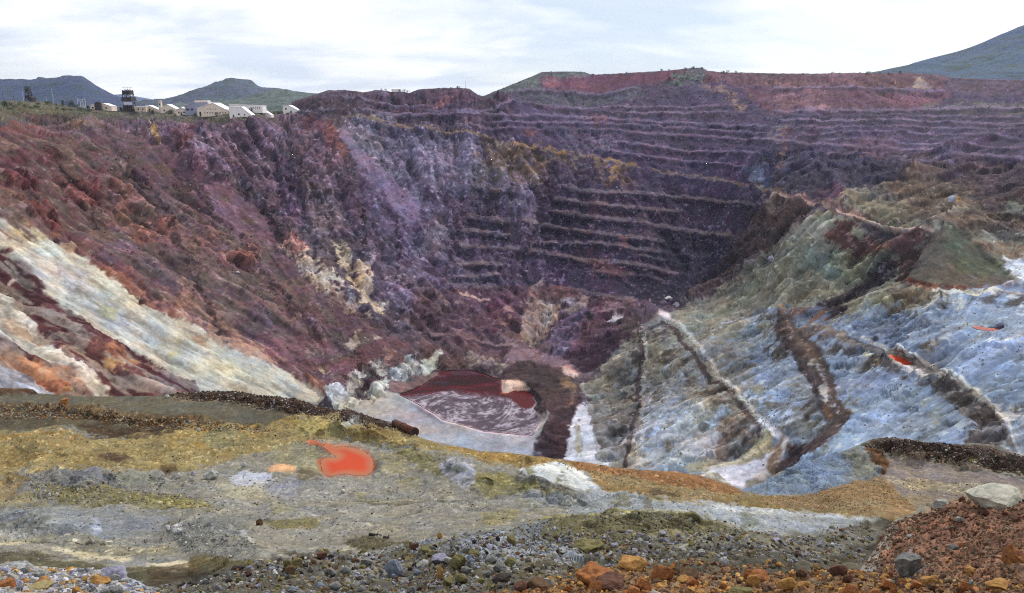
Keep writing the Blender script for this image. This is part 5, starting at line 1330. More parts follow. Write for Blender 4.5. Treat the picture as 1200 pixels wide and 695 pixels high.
HERO = [('boulder',1166,583,68,30,'lichen','big pale yellowish grey boulder on top of the rusty mound'),('stone',1107,595,20,12,'pale','pale stone beside the big boulder on the rusty mound crest'),
 ('stone',1128,586,9,7,'rust','small dark red stone just below the pale boulder on the mound'),('boulder',1188,656,26,28,'plum','yellow and plum coloured rock in the side of the rusty mound'),
 ('boulder',1066,664,32,30,'grey','grey angular block set in the foot of the rusty mound'),('stone',1116,641,11,8,'grey','small grey stone in the middle of the rusty mound'),
 ('stone',1193,613,11,9,'rust','dark red stone high in the rusty mound near the picture edge'),('stone',1138,668,14,9,'ochre','ochre stone at the foot of the rusty mound'),
 ('boulder',698,674,50,27,'orange','largest orange boulder at the front rim'),('boulder',742,664,36,19,'ochre','yellow ochre boulder between the large orange and the pointed one'),
 ('boulder',775,667,28,27,'orange','pointed orange boulder standing at the front rim'),('boulder',712,684,40,16,'rust','dark rusty boulder in front of the largest orange one'),
 ('boulder',806,671,28,9,'brown','flat brown slab right of the pointed orange boulder'),('boulder',887,676,28,15,'orange','orange brown boulder above the greenish slab at the rim'),
 ('stone',822,690,18,11,'ochre','bright ochre stone at the bottom edge below the brown slab'),('boulder',630,690,32,13,'brown','brown orange block at the bottom edge left of the orange boulders'),
 ('boulder',868,690,30,12,'olive','greenish grey slab at the bottom edge'),('boulder',692,648,36,14,'olive','flat olive slab lying behind the orange boulders'),
 ('stone',751,632,9,9,'lavender','lavender grey round stone on the olive bank'),('stone',795,633,7,5,'lavender','little pale lavender stone right of the round one on the olive bank'),('stone',849,661,12,12,'white','white angular stone in the rubble left of the mound'),
 ('stone',822,654,11,10,'pale','pale grey stone in the rubble right of the olive slab'),('boulder',461,665,24,25,'blue','big blue grey boulder standing in the rubble'),
 ('boulder',536,658,22,20,'olive','big olive boulder in the rubble'),('stone',515,670,9,19,'ochre','tall ochre stone standing on end'),
 ('boulder',517,658,22,9,'lavender','flat lavender slab behind the tall ochre stone'),('stone',485,642,12,10,'rust','rusty red stone on the dark bank'),
 ('stone',515,627,7,9,'ochre','small ochre stone standing alone above the rubble'),('stone',304,612,8,10,'brown','lone brown stone beside the olive streak'),
 ('boulder',587,678,24,13,'dark','black boulder low in the rubble'),('stone',586,662,17,13,'grey','grey boulder just behind the black one'),
 ('stone',376,656,13,10,'rust','reddish stone at the left end of the rubble'),('stone',337,664,12,16,'olive','upright olive stone at the left end of the rubble'),
 ('stone',206,555,12,6,'pale','flat pale stone left in the row by the blue grey patch'),('stone',226,554,6,6,'lavender','small lavender stone above its twin on the yellow ground'),
 ('stone',224,563,7,6,'pale','small pale stone below its twin on the yellow ground'),('stone',247,558,19,12,'pale','largest pale grey rock beside the blue grey patch'),
 ('stone',285,544,7,7,'white','single white stone above the blue grey patch'),('stone',74,476,11,8,'orange','orange stone on the gravel ridge of the left road'),
 ('stone',291,668,9,9,'rust','bright red stone on the dark strip'),('stone',267,668,7,14,'pale','upright white block on the dark strip'),
 ('boulder',117,682,26,16,'ochre','orange ochre rock in the pale heap at lower left'),('boulder',134,675,34,17,'lavender','long grey boulder in the pale heap at lower left'),
 ('stone',51,681,20,13,'orange','orange rock in the middle of the pale heap'),('stone',8,685,20,16,'orange','orange rock at the left end of the pale heap'),
 ('stone',32,667,12,12,'grey','tilted grey slab on top of the pale heap'),('stone',47,670,17,11,'pale','pale block on top of the pale heap'),
 ('boulder',46,692,26,10,'yellow','yellow rock at the bottom edge below the pale heap'),('boulder',1172,690,30,12,'ochre','ochre block at the bottom edge below the rusty mound'),
 ('stone',106,617,5,5,'white','tiny white stone on the grey shelf'),('stone',402,576,6,5,'white','small white stone below the orange pool'),('stone',106,635,7,7,'pale','pale round stone on the sandy track'),
 ('stone',233,503,5,5,'white','white stone on the brown track'),('stone',196,464,5,4,'white','white stone at the outer lip of the left road')]
for i, (nm, px, py, w, h, key, lab) in enumerate(HERO):
    place_stone(nm, px, py, w, h, key, lab, seed=1000 + i)
# rubble stones that can be told apart as stones, in five families
protos = {}
def proto(key, k):
    if (key, k) not in protos:
        v, f = stone(2, np.random.default_rng(hash((k, len(key))) % 9999 + k * 17), 12, .05)
        o = mesh_np('stone', v, f, SM[key], smooth=False); protos[(key, k)] = o.data
        bpy.data.objects.remove(o)
    return protos[(key, k)]
def in_poly(p, n, r):
    p = np.asarray(p, float); out = []
    while len(out) < n:
        q = r.uniform(p.min(0), p.max(0), (n * 2, 2)); m = poly_sd(q[:, 0], q[:, 1], p) < 0
        out += list(q[m])
    return np.array(out[:n])
FAM = [([(170,692),(300,662),(420,650),(600,640),(640,660),(560,690),(300,700)],84,(5,15),[('grey',4),('olive',3),('pale',2),('brown',1.5),('blue',2),('dark',1)],'loose %s stone in the rubble apron','stones of the rubble apron'),
 ([(590,640),(700,632),(860,640),(1000,632),(1010,660),(900,668),(700,660),(600,690)],40,(5,10),[('grey',4),('pale',3),('olive',2),('lavender',2),('brown',1)],'%s stone in the rubble before the rusty mound','stones before the rusty mound'),
 ([(0,664),(100,668),(160,684),(185,695),(0,695)],28,(7,16),[('pale',4),('lavender',2),('ochre',1.6),('grey',2),('white',1)],'%s rubble stone in the heap at lower left','stones of the pale heap'),
 ([(600,688),(760,676),(1000,672),(1200,684),(1200,695),(600,695)],68,(6,20),[('orange',4),('ochre',3),('brown',2),('rust',1.5),('pale',.6)],'%s rubble stone along the bottom edge','stones of the front rim'),
 ([(1045,625),(1100,600),(1200,598),(1200,678),(1050,672)],26,(5,10),[('dirt',4),('brown',2),('orange',1.),('pale',.6),('rust',1)],'%s stone bedded in the rusty mound','stones of the rusty mound')]
r = np.random.default_rng(77)
CN = dict(dirt='reddish tan', earth='earthy brown', sand='sandy', pale='pale grey', white='white', grey='grey', blue='blue grey', lavender='lavender grey', olive='olive', ochre='ochre', orange='orange', rust='rusty red', dark='blackish', brown='brown', plum='plum red')
for pl, n, (s0, s1), keys, lab, grp in FAM:
    ks = [k for k, _ in keys]; pw = np.array([w for _, w in keys], float); pw /= pw.sum()
    for i, (px, py) in enumerate(in_poly(pl, n, r)):
        key = ks[r.choice(len(ks), p=pw)]; w = s0 + (s1 - s0) * r.random() ** 1.8
        place_stone('stone', px, py, w, w * r.uniform(.6, 1.05), key, lab % CN[key], CN[key] + ' ' + grp, seed=int(r.integers(1e6)), mesh=proto(key, int(r.integers(4))), tilt=r.uniform(-.5, .5), flat=r.uniform(.6, 1))

def scatter(name, label, zones, sub=1, seed=5, sheet=None):
    """uncountable small stones and grit: one object"""
    r = np.random.default_rng(seed)
    tv = [stone(sub, r, 9, 0, .32)[0] for _ in range(10)]; tf = ICO[sub][1]; nv = len(tv[0])
    V, Cc, Fc, k = [], [], [], 0
    for pl, n, (s0, s1), keys in zones:
        q = in_poly(pl, n, r)
        for nr in (True, False):
            m = (q[:, 1] > near_y(q[:, 0]) + .5) == nr if sheet is None else np.full(len(q), nr)
            if not m.any(): continue
            sh = sheet or (nea if nr else ben); qq = q[m]
            p, nn, cc = sh.surf(qq[:, 0], qq[:, 1]); N_ = len(qq)
            s = p[:, 1] / ray(qq[:, 0], qq[:, 1])[1] / FOC
            sz = (s0 + (s1 - s0) * r.random(N_) ** 3) * s * .5
            cols = np.array([lin(PAL[kk][0]) for kk in keys])[r.integers(0, len(keys), N_)] * r.uniform(.4, 1.0, (N_, 1))
            an = r.uniform(0, 2 * math.pi, N_); an2 = r.uniform(0, 2 * math.pi, N_)
            ca, sa, cb, sb_ = np.cos(an), np.sin(an), np.cos(an2), np.sin(an2)
            sc3 = sz[:, None] * r.uniform(.6, 1.1, (N_, 3))
            T = np.array(tv)[r.integers(0, 10, N_)] * sc3[:, None]
            x = T[..., 0] * ca[:, None] - T[..., 2] * sa[:, None]; z = T[..., 0] * sa[:, None] + T[..., 2] * ca[:, None]; y = T[..., 1]
            x, y = x * cb[:, None] - y * sb_[:, None], x * sb_[:, None] + y * cb[:, None]
            W = np.stack([x, y, z], -1) + (p + np.array([0, 0, 1]) * (sz * .08)[:, None])[:, None]
            V.append(W.reshape(-1, 3)); Cc.append(np.repeat(cols, nv, 0))
            Fc.append((tf[None] + (k + np.arange(N_) * nv)[:, None, None]).reshape(-1, 3)); k += N_ * nv
    o = mesh_np(name, np.concatenate(V), np.concatenate(Fc), GRAVEL, np.concatenate(Cc), False)
    tag(o, label, kind='stuff'); return o
GRAVEL = ground_mat('gravel', 9.0, .01, var=.3)
GP = ['grey', 'pale', 'olive', 'brown', 'lavender']
scatter('rubble', 'grey and olive rubble covering the apron', [
    ([(170,692),(300,655),(420,645),(600,632),(700,628),(860,632),(1030,612),(1010,660),(700,665),(560,695),(170,700)], 9000, (1.1, 8), ['grey', 'sand', 'sand', 'olive', 'brown', 'pale', 'grey', 'lavender', 'dark']),
    ([(480,632),(640,622),(700,640),(600,660),(520,655)], 1200, (1.5, 6), ['blue', 'lavender', 'grey']),
    ([(0,664),(100,668),(160,684),(190,698),(0,698)], 2800, (1.4, 9), ['pale', 'lavender', 'white', 'ochre', 'grey']),
    ([(570,695),(660,672),(780,664),(1000,670),(1200,680),(1200,700),(570,700)], 6000, (1.4, 9), ['orange', 'ochre', 'dirt', 'earth', 'brown', 'sand', 'ochre', 'dirt']),
    ([(1010,668),(1040,615),(1090,598),(1200,582),(1200,690),(1030,690)], 6500, (1.2, 6), ['dirt', 'earth', 'earth', 'dirt', 'earth', 'brown', 'sand', 'dirt', 'rust'])], seed=5)
scatter('gravel', 'fine gravel scattered over the bench', [
    ([(-60,478),(120,482),(230,494),(330,500),(300,505),(200,503),(100,494),(-60,488)], 3000, (1., 3.2), ['brown', 'brown', 'ochre', 'pale', 'rust']),
    ([(186,463),(245,456),(280,456),(345,465),(412,480),(470,500),(488,510),(440,503),(400,493),(320,480),(250,470)], 2600, (1., 3.2), ['dark', 'dark', 'brown', 'brown', 'pale']),
    ([(-40,505),(200,512),(345,492),(500,518),(640,540),(600,548),(440,522),(320,530),(200,548),(-40,555)], 1500, (.9, 2.6), ['olive', 'ochre', 'pale', 'brown', 'yellow']),
    ([(40,570),(215,580),(262,592),(258,600),(150,594),(40,586)], 1500, (1, 3.6), ['olive', 'yellow', 'yellow', 'pale', 'grey']),
    ([(0,555),(200,552),(300,560),(560,575),(640,620),(460,640),(330,650),(0,660)], 3600, (.9, 3.2), ['grey', 'pale', 'grey', 'brown', 'lavender']),
    ([(195,620),(260,610),(300,635),(298,655),(215,645)], 900, (1.2, 4), ['grey', 'pale', 'grey']),
    ([(560,560),(700,582),(1000,606),(900,618),(650,605)], 900, (.9, 2.6), ['grey', 'blue', 'pale']),
    ([(455,648),(640,613),(760,604),(852,610),(930,624),(860,640),(600,640)], 2400, (1, 3.6), ['olive', 'olive', 'dark', 'grey', 'brown']),
    ([(885,588),(950,578),(1030,558),(1075,590),(1000,602)], 1500, (.9, 2.4), ['brown', 'ochre', 'olive', 'yellow']),
    ([(640,536),(760,552),(870,576),(935,580),(1050,600),(900,598),(740,580)], 1500, (.9, 2.4), ['ochre', 'brown', 'olive', 'pale']),
    ([(1012,522),(1045,513),(1110,519),(1170,526),(1200,537),(1200,556),(1110,545),(1050,532)], 2400, (1, 3), ['dark', 'brown', 'brown', 'pale', 'dark']),
    ([(1040,560),(1200,575),(1200,590),(1100,588),(1050,572)], 700, (.9, 2.2), ['pale', 'rust', 'yellow'])], seed=6)
def far_stones():
    r_ = 9
    return [([(0,140),(330,145),(420,360),(480,420),(370,440),(200,330),(0,230)], 1500, (.8, 2.6), ['pale', 'pale', 'rust', 'brown', 'dark', 'plum']),
        ([(420,140),(900,200),(850,320),(640,330),(450,300)], 1000, (.8, 2.4), ['pale', 'grey', 'lavender', 'dark', 'dark']),
        ([(600,110),(1200,100),(1200,185),(900,180),(640,160)], 1100, (.8, 2.2), ['pale', 'lavender', 'dark', 'brown']),
        ([(700,450),(900,340),(1060,300),(1200,345),(1200,500),(1000,520),(880,560),(720,540)], 1500, (.8, 2.6), ['grey', 'olive', 'grey', 'olive', 'pale', 'brown']),
        ([(745,380),(762,380),(765,470),(750,540),(742,540),(755,470)], 200, (1, 2.4), ['pale', 'white', 'grey']),
        ([(775,372),(790,378),(860,450),(925,512),(900,505),(840,445)], 300, (1, 2.4), ['pale', 'white', 'grey'])]
scatter('scree', 'fallen rock scattered over the pit walls', far_stones(), seed=8, sheet=pit)
# ================================================================== MINE BUILDINGS ON THE FAR RIM
CREAM = plain_mat('cream_cladding', (226,208,192), var=.12, scale=.4, stretch=(1, 1, .2))
WHITE = plain_mat('white_cladding', (232,226,224), var=.1, scale=.4, stretch=(1, 1, .2))
BEIGE = plain_mat('beige_block', (206,188,170), var=.15, scale=.5)
BLUEG = plain_mat('bluish_cladding', (150,152,172), var=.15, scale=.4)
ROOFW = plain_mat('pale_roof', (236,230,232), var=.12, scale=.3, stretch=(3, .3, 1))
ROOFG = plain_mat('grey_roof', (176,172,184), var=.2, scale=.3, stretch=(3, .3, 1))
DARKW = plain_mat('dark_opening', (44,40,46), var=.3, scale=1)
STEEL = plain_mat('dark_steel', (46,42,50), var=.4, scale=1.2, c2=(70,58,56))
PALES = plain_mat('pale_steel', (196,196,206), var=.2, scale=1)
WOOD = plain_mat('pole_wood', (78,66,60), var=.3, scale=2, stretch=(4, 4, .5))
RUSTM = plain_mat('rusty_pipe', (98,58,42), c2=(58,38,32), scale=3, rough=.9, bump=.01)
MPP = {}
def site(px, py):
    p, n, c = pit.surf(px, py)
    return np.array(p), float(p[1] / ray(px, py)[1] / FOC)
def house(name, label, cat, prof, base, depth, wall, roofm, openings=(), extra=(), roof_t=.5, mono=False):
    """prof: outline of the front in picture measure (left foot ... right foot over the roof); built at true size on the rim"""
    cx = (prof[0][0] + prof[-1][0]) / 2
    p, m = site(cx, base)
    root = tag(empty(name, p), label, cat)
    L = [((x - cx) * m, (base - y) * m) for x, y in prof]
    L[0] = (L[0][0], -1.5); L[-1] = (L[-1][0], -1.5)
    MB().prism(L[::-1], 0, depth * m).build('wall', wall, root)
    rf = MB()
    for (x0, z0), (x1, z1) in zip(L[1:-2], L[2:-1]):
        d = np.array([x1 - x0, z1 - z0]); ln = np.hypot(*d); nrm = np.array([-d[1], d[0]]) / ln
        if nrm[1] < .2: continue
        e = d / ln * .4
        a, b = np.array([x0, z0]) - e + nrm * .01, np.array([x1, z1]) + e + nrm * .01
        rf.prism([tuple(a), tuple(b), tuple(b + nrm * roof_t), tuple(a + nrm * roof_t)], -.5, depth * m + .5)
    rf.build('roof', roofm, root)
    for kind, x0, x1, y0, y1 in openings:
        MB().box((x0 - cx) * m, (x1 - cx) * m, -.12, .1, (base - y1) * m, (base - y0) * m).build(kind, DARKW if kind != 'panel' else PALES, root)
    for kind, x0, x1, y0, y1, dm, mat in extra:
        MB().box((x0 - cx) * m, (x1 - cx) * m, dm * m * .3, dm * m, (base - y1) * m, (base - y0) * m).build(kind, mat, root)
    return root
house('shed', 'long pale shed whose flat white roof runs behind the pink-white shed', 'shed', [(269,131),(269,123),(308,124.2),(308,131)], 131, 14, WHITE, ROOFW, [('window', x, x + 1.2, 126, 127.2) for x in (296.5, 299, 301.5, 304)])
house('hoist_house', 'largest mine building with a raised roof monitor and bluish wall', 'building', [(217,134),(217,124.5),(229,120.5),(244,120),(248,124),(248,134)], 134, 16, BLUEG, ROOFG,
      [('window', 219, 222, 127, 129), ('window', 224, 227, 127, 129)], [('monitor', 228, 243.5, 117.6, 121, 12, CREAM)])
house('shed', 'long cream shed with a roof sloping down to the right', 'shed', [(231.5,136),(231.5,127),(251,121.3),(268,130),(268,136)], 136, 22, CREAM, ROOFW,
      [('door', 234, 236, 131, 136)] + [('window', x, x + 1.1, 131.6, 132.8) for x in (240, 243, 246, 249, 252, 255, 258, 261, 264)] + [('window', x, x + .9, 127.4, 128.4) for x in (244, 247, 250, 253)])
house('shed', 'pink-white shed with a steep slope at its right end', 'shed', [(269,137),(269,124.8),(283.5,125.4),(294.5,134.3),(294.5,137)], 137, 12, WHITE, ROOFW, [('door', 273, 274.6, 134, 137), ('window', 279, 281, 132.5, 134.4), ('window', 286, 287.4, 133.2, 134.8)])
house('pump_house', 'small white building with a square chimney', 'building', [(300.5,137),(300.5,132.5),(304,130.4),(310,131),(317.5,136),(317.5,137)], 137, 9, WHITE, ROOFW, [('door', 304.5, 306.5, 133.4, 137)], [('chimney', 306.2, 308.8, 127.6, 132, 6, WHITE)])
house('shed', 'white shed standing alone before the dark dump', 'shed', [(332,132.6),(332,124.6),(339,124),(353.5,131.8),(353.5,132.6)], 133, 14, WHITE, ROOFW, [('window', 334.5, 336.5, 127, 128.6), ('door', 340.5, 342, 129.8, 132.6)])
house('gabled_house', 'cream gabled house with a dark doorway', 'house', [(188.5,133),(188.5,127.6),(197,123),(206,127.8),(206,133)], 133, 12, CREAM, ROOFW, [('door', 197.6, 200, 129.6, 133), ('window', 192, 193.8, 128.6, 130.4)])
house('gabled_house', 'lower cream house with a broad gable left of the largest building', 'house', [(206.6,133.8),(206.6,129),(213,125),(221.5,129.5),(221.5,133.8)], 133.8, 11, CREAM, ROOFW, [('window', 209, 210.6, 130, 131.6), ('window', 215, 216.8, 130, 131.6), ('door', 211.6, 213.2, 130.8, 133.8)])
house('chimney_tower', 'slim cream tower at the corner of the gabled house', 'tower', [(186.6,133),(186.6,119.6),(188.4,119.2),(190,119.6),(190,133)], 133, 3, BEIGE, BEIGE, [('window', 187.6, 188.8, 122, 124)])
house('mill_building', 'cream building with a low rounded roof beside the white frame', 'building', [(106,128.6),(106,124),(113,121.2),(122,121.4),(131,124.6),(131,128.6)], 128.6, 12, CREAM, ROOFW, [('window', 124, 126, 125.4, 127), ('window', 108, 110, 125, 127)], [])
house('shed', 'dark brown hut before the cream rounded building', 'shed', [(113,128.8),(113,121),(116.6,119.8),(120,121),(120,128.8)], 128.9, -3, STEEL, STEEL, [])
house('shed', 'low pale blue shed left of the tall headframe', 'shed', [(138,129),(138,125.4),(147,125),(147,129)], 129, 8, BLUEG, ROOFW, [('door', 141, 142.6, 126.6, 129)])
house('store', 'plain beige block right of the tall headframe', 'building', [(158,131.6),(158,125.6),(171.6,126),(171.6,131.6)], 131.6, 9, BEIGE, ROOFW, [('window', 162, 163.6, 127.6, 129.2), ('window', 167, 168.6, 127.8, 129.4)])
house('shed', 'low shed with a white roof sloping to the right', 'shed', [(172,131),(172,124.4),(175,124.2),(186,129),(186,131)], 131, 10, BEIGE, ROOFW, [('door', 175, 176.4, 128, 131)])
# ---- headframes
def headframe(px, base, top, wpx, label, big):
    p, m = site(px, base); H = (base - top) * m; w = wpx * m
    root = tag(empty('headframe', p), label, 'headframe')
    a, b = w * .5, w * (.42 if big else .2); d = w * .5; t = .5 if big else .45
    zt = H * (.86 if big else .95)
    for sx in (-1, 1):
        for y0, y1 in ((-d, -d * .8), (d, d * .8)):
            MB().bar((sx * a, y0, -1), (sx * b, y1, zt), t, 5).build('leg', STEEL, root)
    br = MB(); nb = 5
    for k in range(nb):
        z0, z1 = zt * k / nb, zt * (k + 1) / nb
        w0, w1 = a + (b - a) * k / nb, a + (b - a) * (k + 1) / nb
        for yy in (-d * .9, d * .9):
            br.bar((-w0, yy, z0), (w1, yy, z1), .24, 4); br.bar((w0, yy, z0), (-w1, yy, z1), .24, 4); br.bar((-w1, yy, z1), (w1, yy, z1), .3, 4)
        for sx in (-1, 1):
            br.bar((sx * w0, -d * .9, z0), (sx * w1, d * .9, z1), .24, 4)
    br.build('bracing', STEEL, root)
    if big:
        MB().box(-w * .42, w * .42, -d * .7, d * .7, H * .68, H * .84).build('sheave_housing', STEEL, root)
        for sx in (-.26, 0, .26):
            sv = MB()
            for k in range(10):
                q0, q1 = 2 * math.pi * k / 10, 2 * math.pi * (k + 1) / 10
                sv.bar((sx * w, math.cos(q0) * 1.7, H * .86 + math.sin(q0) * 1.7), (sx * w, math.cos(q1) * 1.7, H * .86 + math.sin(q1) * 1.7), .25, 4)
            sv.build('sheave_wheel', STEEL, root)
        MB().box(-w * .62, w * .62, -d * 1.25, d * 1.25, H * .425, H * .46).build('platform', STEEL, root)
        MB().box(-w * .55, w * .6, -d * 1.15, d * 1.1, H * .46, H * .58).build('cabin', STEEL, root)
        MB().box(-w * .32, w * .62, -d * 1.3, -d * 1.22, H * .26, H * .38).build('panel', PALES, root)
        MB().box(-w * .5, w * .46, -d * .9, d * .8, -1, H * .24).build('bin', STEEL, root)
        ra = MB(); ra.bar((-w * .6, 0, H * .985), (w * .55, 0, H * .985), .3, 5)
        for sx in (-.4, 0, .4): ra.bar((sx * w, 0, H * .84), (sx * w, 0, H * .985), .2, 4)
        ra.build('crane_beam', PALES, root)
    else:
        MB().box(-w * .28, w * .28, -d * .6, d * .6, H * .62, H * .8).build('sheave_housing', STEEL, root)
        MB().box(-w * .4, w * .4, -d * .8, d * .8, H * .22, H * .36).build('bin', STEEL, root)
        MB().prism([(w * .3, -1), (w * .95, -1), (w * .95, H * .22), (w * .3, H * .36)], -d, d).build('shed', STEEL, root)
        st = MB(); st.bar((w * .15, d * .5, H * .8), (w * 1.3, d, 0), .35, 4); st.bar((w * .15, -d * .5, H * .8), (w * 1.3, -d, 0), .35, 4); st.build('backstay', STEEL, root)
    return root
headframe(152.5, 130.5, 103, 10, 'tall dark steel headframe with a pale beam along its top', True)
headframe(34.5, 118.6, 101, 6, 'small dark tapering headframe far off at the left', False)
# white frame by the cream building
p, m = site(96.5, 127); root = tag(empty('loading_frame', p), 'open white steel frame beside the cream rounded building', 'frame')
for x in (-4.5, -1.5, 1.5, 4.5): MB().bar((x * m, 0, -1), (x * m, 0, (12 if abs(x) > 4 else 10.5) * m), .35, 5).build('post', PALES, root)
b = MB()
for z in (4, 7.5, 10.5): b.bar((-4.5 * m, 0, z * m), (4.5 * m, 0, z * m), .3, 5)
b.build('beam', PALES, root); MB().box(-3.5 * m, 3.5 * m, .5, 3, .2 * m, 3.6 * m).build('tank', PALES, root)
# ---- poles and masts
def pole(px, base, top, label, arm=True, mat=WOOD, r=.22, grp=None, sheet_pt=None, name='utility_pole', cat='pole'):
    p, m = sheet_pt or site(px, base); H = (base - top) * m
    root = tag(empty(name, p), label, cat, grp)
    MB().bar((0, 0, -.6), (0, 0, H), r, 6, r * .7).build('post', mat, root)
    if arm:
        z = H * .9; c = MB(); c.bar((-1.3, 0, z), (1.3, 0, z), .11, 4); c.build('crossarm', mat, root)
    return root
for px, base, top, lab, arm, mat in ((4.5,119.5,109,'dark pole at the left edge of the plateau',True,WOOD),(17,120,110.5,'dark pole left of the small headframe',True,WOOD),
    (28,119,107,'pale slim pole just left of the small headframe',False,PALES),(55,119.5,113.6,'short pale pole right of the small headframe',False,PALES),(63,120.5,104.2,'tallest pale pole on the plateau',False,PALES),
    (117.4,122,109.8,'dark pole above the cream rounded building',True,WOOD),(130,124.5,116.6,'pale pole left of the low blue shed',False,PALES),(133.6,124.8,117,'pole behind the low blue shed',True,WOOD)):
    pole(px, base, top, lab, arm, mat, r=.3)
pole(545.5, 104, 96, 'thin mast on top of the dark waste dump', False, PALES, r=.3, name='mast', cat='mast')
for px, base, top, lab in ((945,239.5,229,'upper road pole near the tip of the spur'),(987,256,243,'middle road pole on the spur road'),(1037,272,263,'lower road pole beside the maroon bank')):
    pole(px, base, top, lab, True, WOOD, r=.2)
hp = at(79, 91.6, 3598); pole(79, 91.8, 86.8, 'thin mast on the flat hilltop', False, PALES, r=1.0, sheet_pt=(hp, float(3598 / ray(79, 91.6)[1] / FOC)), name='mast', cat='mast')
# water tank on the dump
p, m = site(463.5, 107.6); root = tag(empty('water_tank', p), 'low white tank on top of the dark waste dump', 'tank')
tb = MB(); tb.bar((0, 6 * m, -1), (0, 6 * m, 3.4 * m), 5.6 * m, 20); tb.build('shell', WHITE, root); tr = MB(); tr.bar((0, 6 * m, 3.42 * m), (0, 6 * m, 4.1 * m), 5.7 * m, 20, .8); tr.build('roof', ROOFW, root)
# white blocks lying about the pit
def far_block(px, py, w, h, key, label, seed):
    p, m = site(px, py + h * .4); v, f = stone(2, np.random.default_rng(seed), 12, .05)
    o = mesh_np('boulder', v, f, SM[key], smooth=False); o.location = p + np.array([0, 0, h * m * .3]); o.scale = (w * m / 2, w * m / 2 * .8, h * m / 2)
    tag(o, label, 'boulder')
for i, a in enumerate(((783,354.5,8,4.5,'white','white block at the dark corner under the spur'),(792,357,9,6,'lavender','violet boulder next to the white block in the dark corner'),(279,317.5,5,3,'white','white block high on the left slope'),(291.5,314.5,4,4,'rust','red block high on the left slope'),(907,306,9,9,'lavender','violet boulder on the grey spur'))):
    far_block(*a, seed=3000 + i)
# rusty pipe at the end of the road berm
a = ben.surf(463, 497.5)[0]; b_ = ben.surf(486, 507)[0]
a = np.array(a) + [0, 0, .35]; b_ = np.array(b_) + [0, 0, .3]
root = tag(empty('pipe', tuple(a)), 'rusty steel pipe lying at the end of the dark berm', 'pipe')
pm = MB(); pm.bar((0, 0, 0), tuple(b_ - a), .40, 16); pm.build('barrel', RUSTM, root, True)
d = (b_ - a) / np.linalg.norm(b_ - a); fl = MB(); fl.bar(tuple(b_ - a - d * .12), tuple(b_ - a + d * .06), .47, 16); fl.build('flange', RUSTM, root)
fl = MB(); fl.bar(tuple((b_ - a) * .45), tuple((b_ - a) * .45 + d * .15), .45, 16); fl.build('collar', RUSTM, root)
bo = MB(); bo.bar(tuple(b_ - a + d * .062), tuple(b_ - a + d * .07), .30, 16); bo.build('mouth', DARKW, root)
# two charred timbers on the dark bank
for px, py, w, lab in ((440, 627, 15, 'charred log on the dark bank'), (453.5, 629, 9, 'short black log beside the longer charred one')):
    p, n, s = ground_pt(px, py); L = w * s / FOC; mb = MB(); mb.bar((-L / 2, 0, .12), (L / 2, -.1, .08), .09, 8, .075); mb.bar((L * .12, 0, .15), (L * .3, -.1, .34), .03, 5, .02)
    o = mb.build('log', SM['dark']); o.location = p; tag(o, lab, 'log')

# ================================================================== SCRUB
LEAF = []
for nm, c in (('dark', (58,72,50)), ('grey', (92,104,78)), ('bright', (76,98,60))):
    LEAF.append(plain_mat('leaves_' + nm, c, var=.45, scale=.8, rough=.8))
def leaf_cloud(r, n, cl, size):
    """small leaf faces in uneven clumps, unit size, foot at z = 0"""
    c = r.uniform(-1, 1, (cl, 3)) * [.7, .7, .4] + [0, 0, .55]; rad = r.uniform(.25, .45, cl)
    k = r.integers(0, cl, n); d = r.standard_normal((n, 3)); d /= np.linalg.norm(d, axis=1)[:, None]
    p = c[k] + d * (rad[k] * r.uniform(.5, 1, n) ** .5)[:, None]; p[:, 2] = np.abs(p[:, 2])
    u = r.standard_normal((n, 3)); u /= np.linalg.norm(u, axis=1)[:, None]; w_ = np.cross(u, r.standard_normal((n, 3))); w_ /= np.linalg.norm(w_, axis=1)[:, None]
    s = size * r.uniform(.6, 1.3, (n, 1))
    V = np.stack([p - u * s, p - w_ * s * .6, p + u * s, p + w_ * s * .6], 1).reshape(-1, 3)
    return V, np.arange(n * 4, dtype=np.int32).reshape(-1, 4)
r = np.random.default_rng(91)
SHM = []
for k in range(6):
    V, Fq = leaf_cloud(r, 260, 9, .10)
    o = mesh_np('shrub', V, Fq, LEAF[k % 3], smooth=False); SHM.append(o.data); bpy.data.objects.remove(o)
def shrub(px, py, hpx, label, grp, k, wide=1.4):
    p, m = site(px, py); h = hpx * m
    o = bpy.data.objects.new('shrub', SHM[k % 6]); COL.objects.link(o)
    o.location = p - np.array([0, 0, .15]); o.scale = (h * .6 * wide, h * .6 * wide, h * .95); o.rotation_euler = (0, 0, r.uniform(0, 6.28))
    tag(o, label, 'shrub', grp)
for i in range(58):
    px = r.uniform(0, 112) if i < 40 else r.uniform(112, 345); py = np.interp(px, [0, 60, 110, 345], [126, 125, 129, 137]) + r.uniform(-4, 5) * (1 if i < 40 else .5)
    shrub(px, py, r.uniform(2, 4.6), 'scrub bush on the plateau behind the left rim', 'bushes on the plateau', int(r.integers(6)), r.uniform(1, 2.2))
for px, py, h in ((5,126.5,6.5),(75,124,6),(83,123.5,6.5),(236,135.5,4),(293,133,6),(327,136,4)):
    shrub(px, py, h, {5:'largest dark bush at the left edge of the plateau',75:'left one of two dark bushes before the flat hill',83:'right one of two dark bushes before the flat hill',236:'bush in front of the long cream shed',293:'dark tree beside the pink-white shed',327:'bush left of the lone white shed'}[int(px)], None, 0, 1.3)
for px in (468,473,478,507,514,521,529,537,452,447):
    shrub(px, 105.8 if px > 495 or px < 460 else 106.5, r.uniform(1.6, 3.4), 'bush on the skyline of the dark waste dump', 'bushes on the dark dump', int(r.integers(6)))
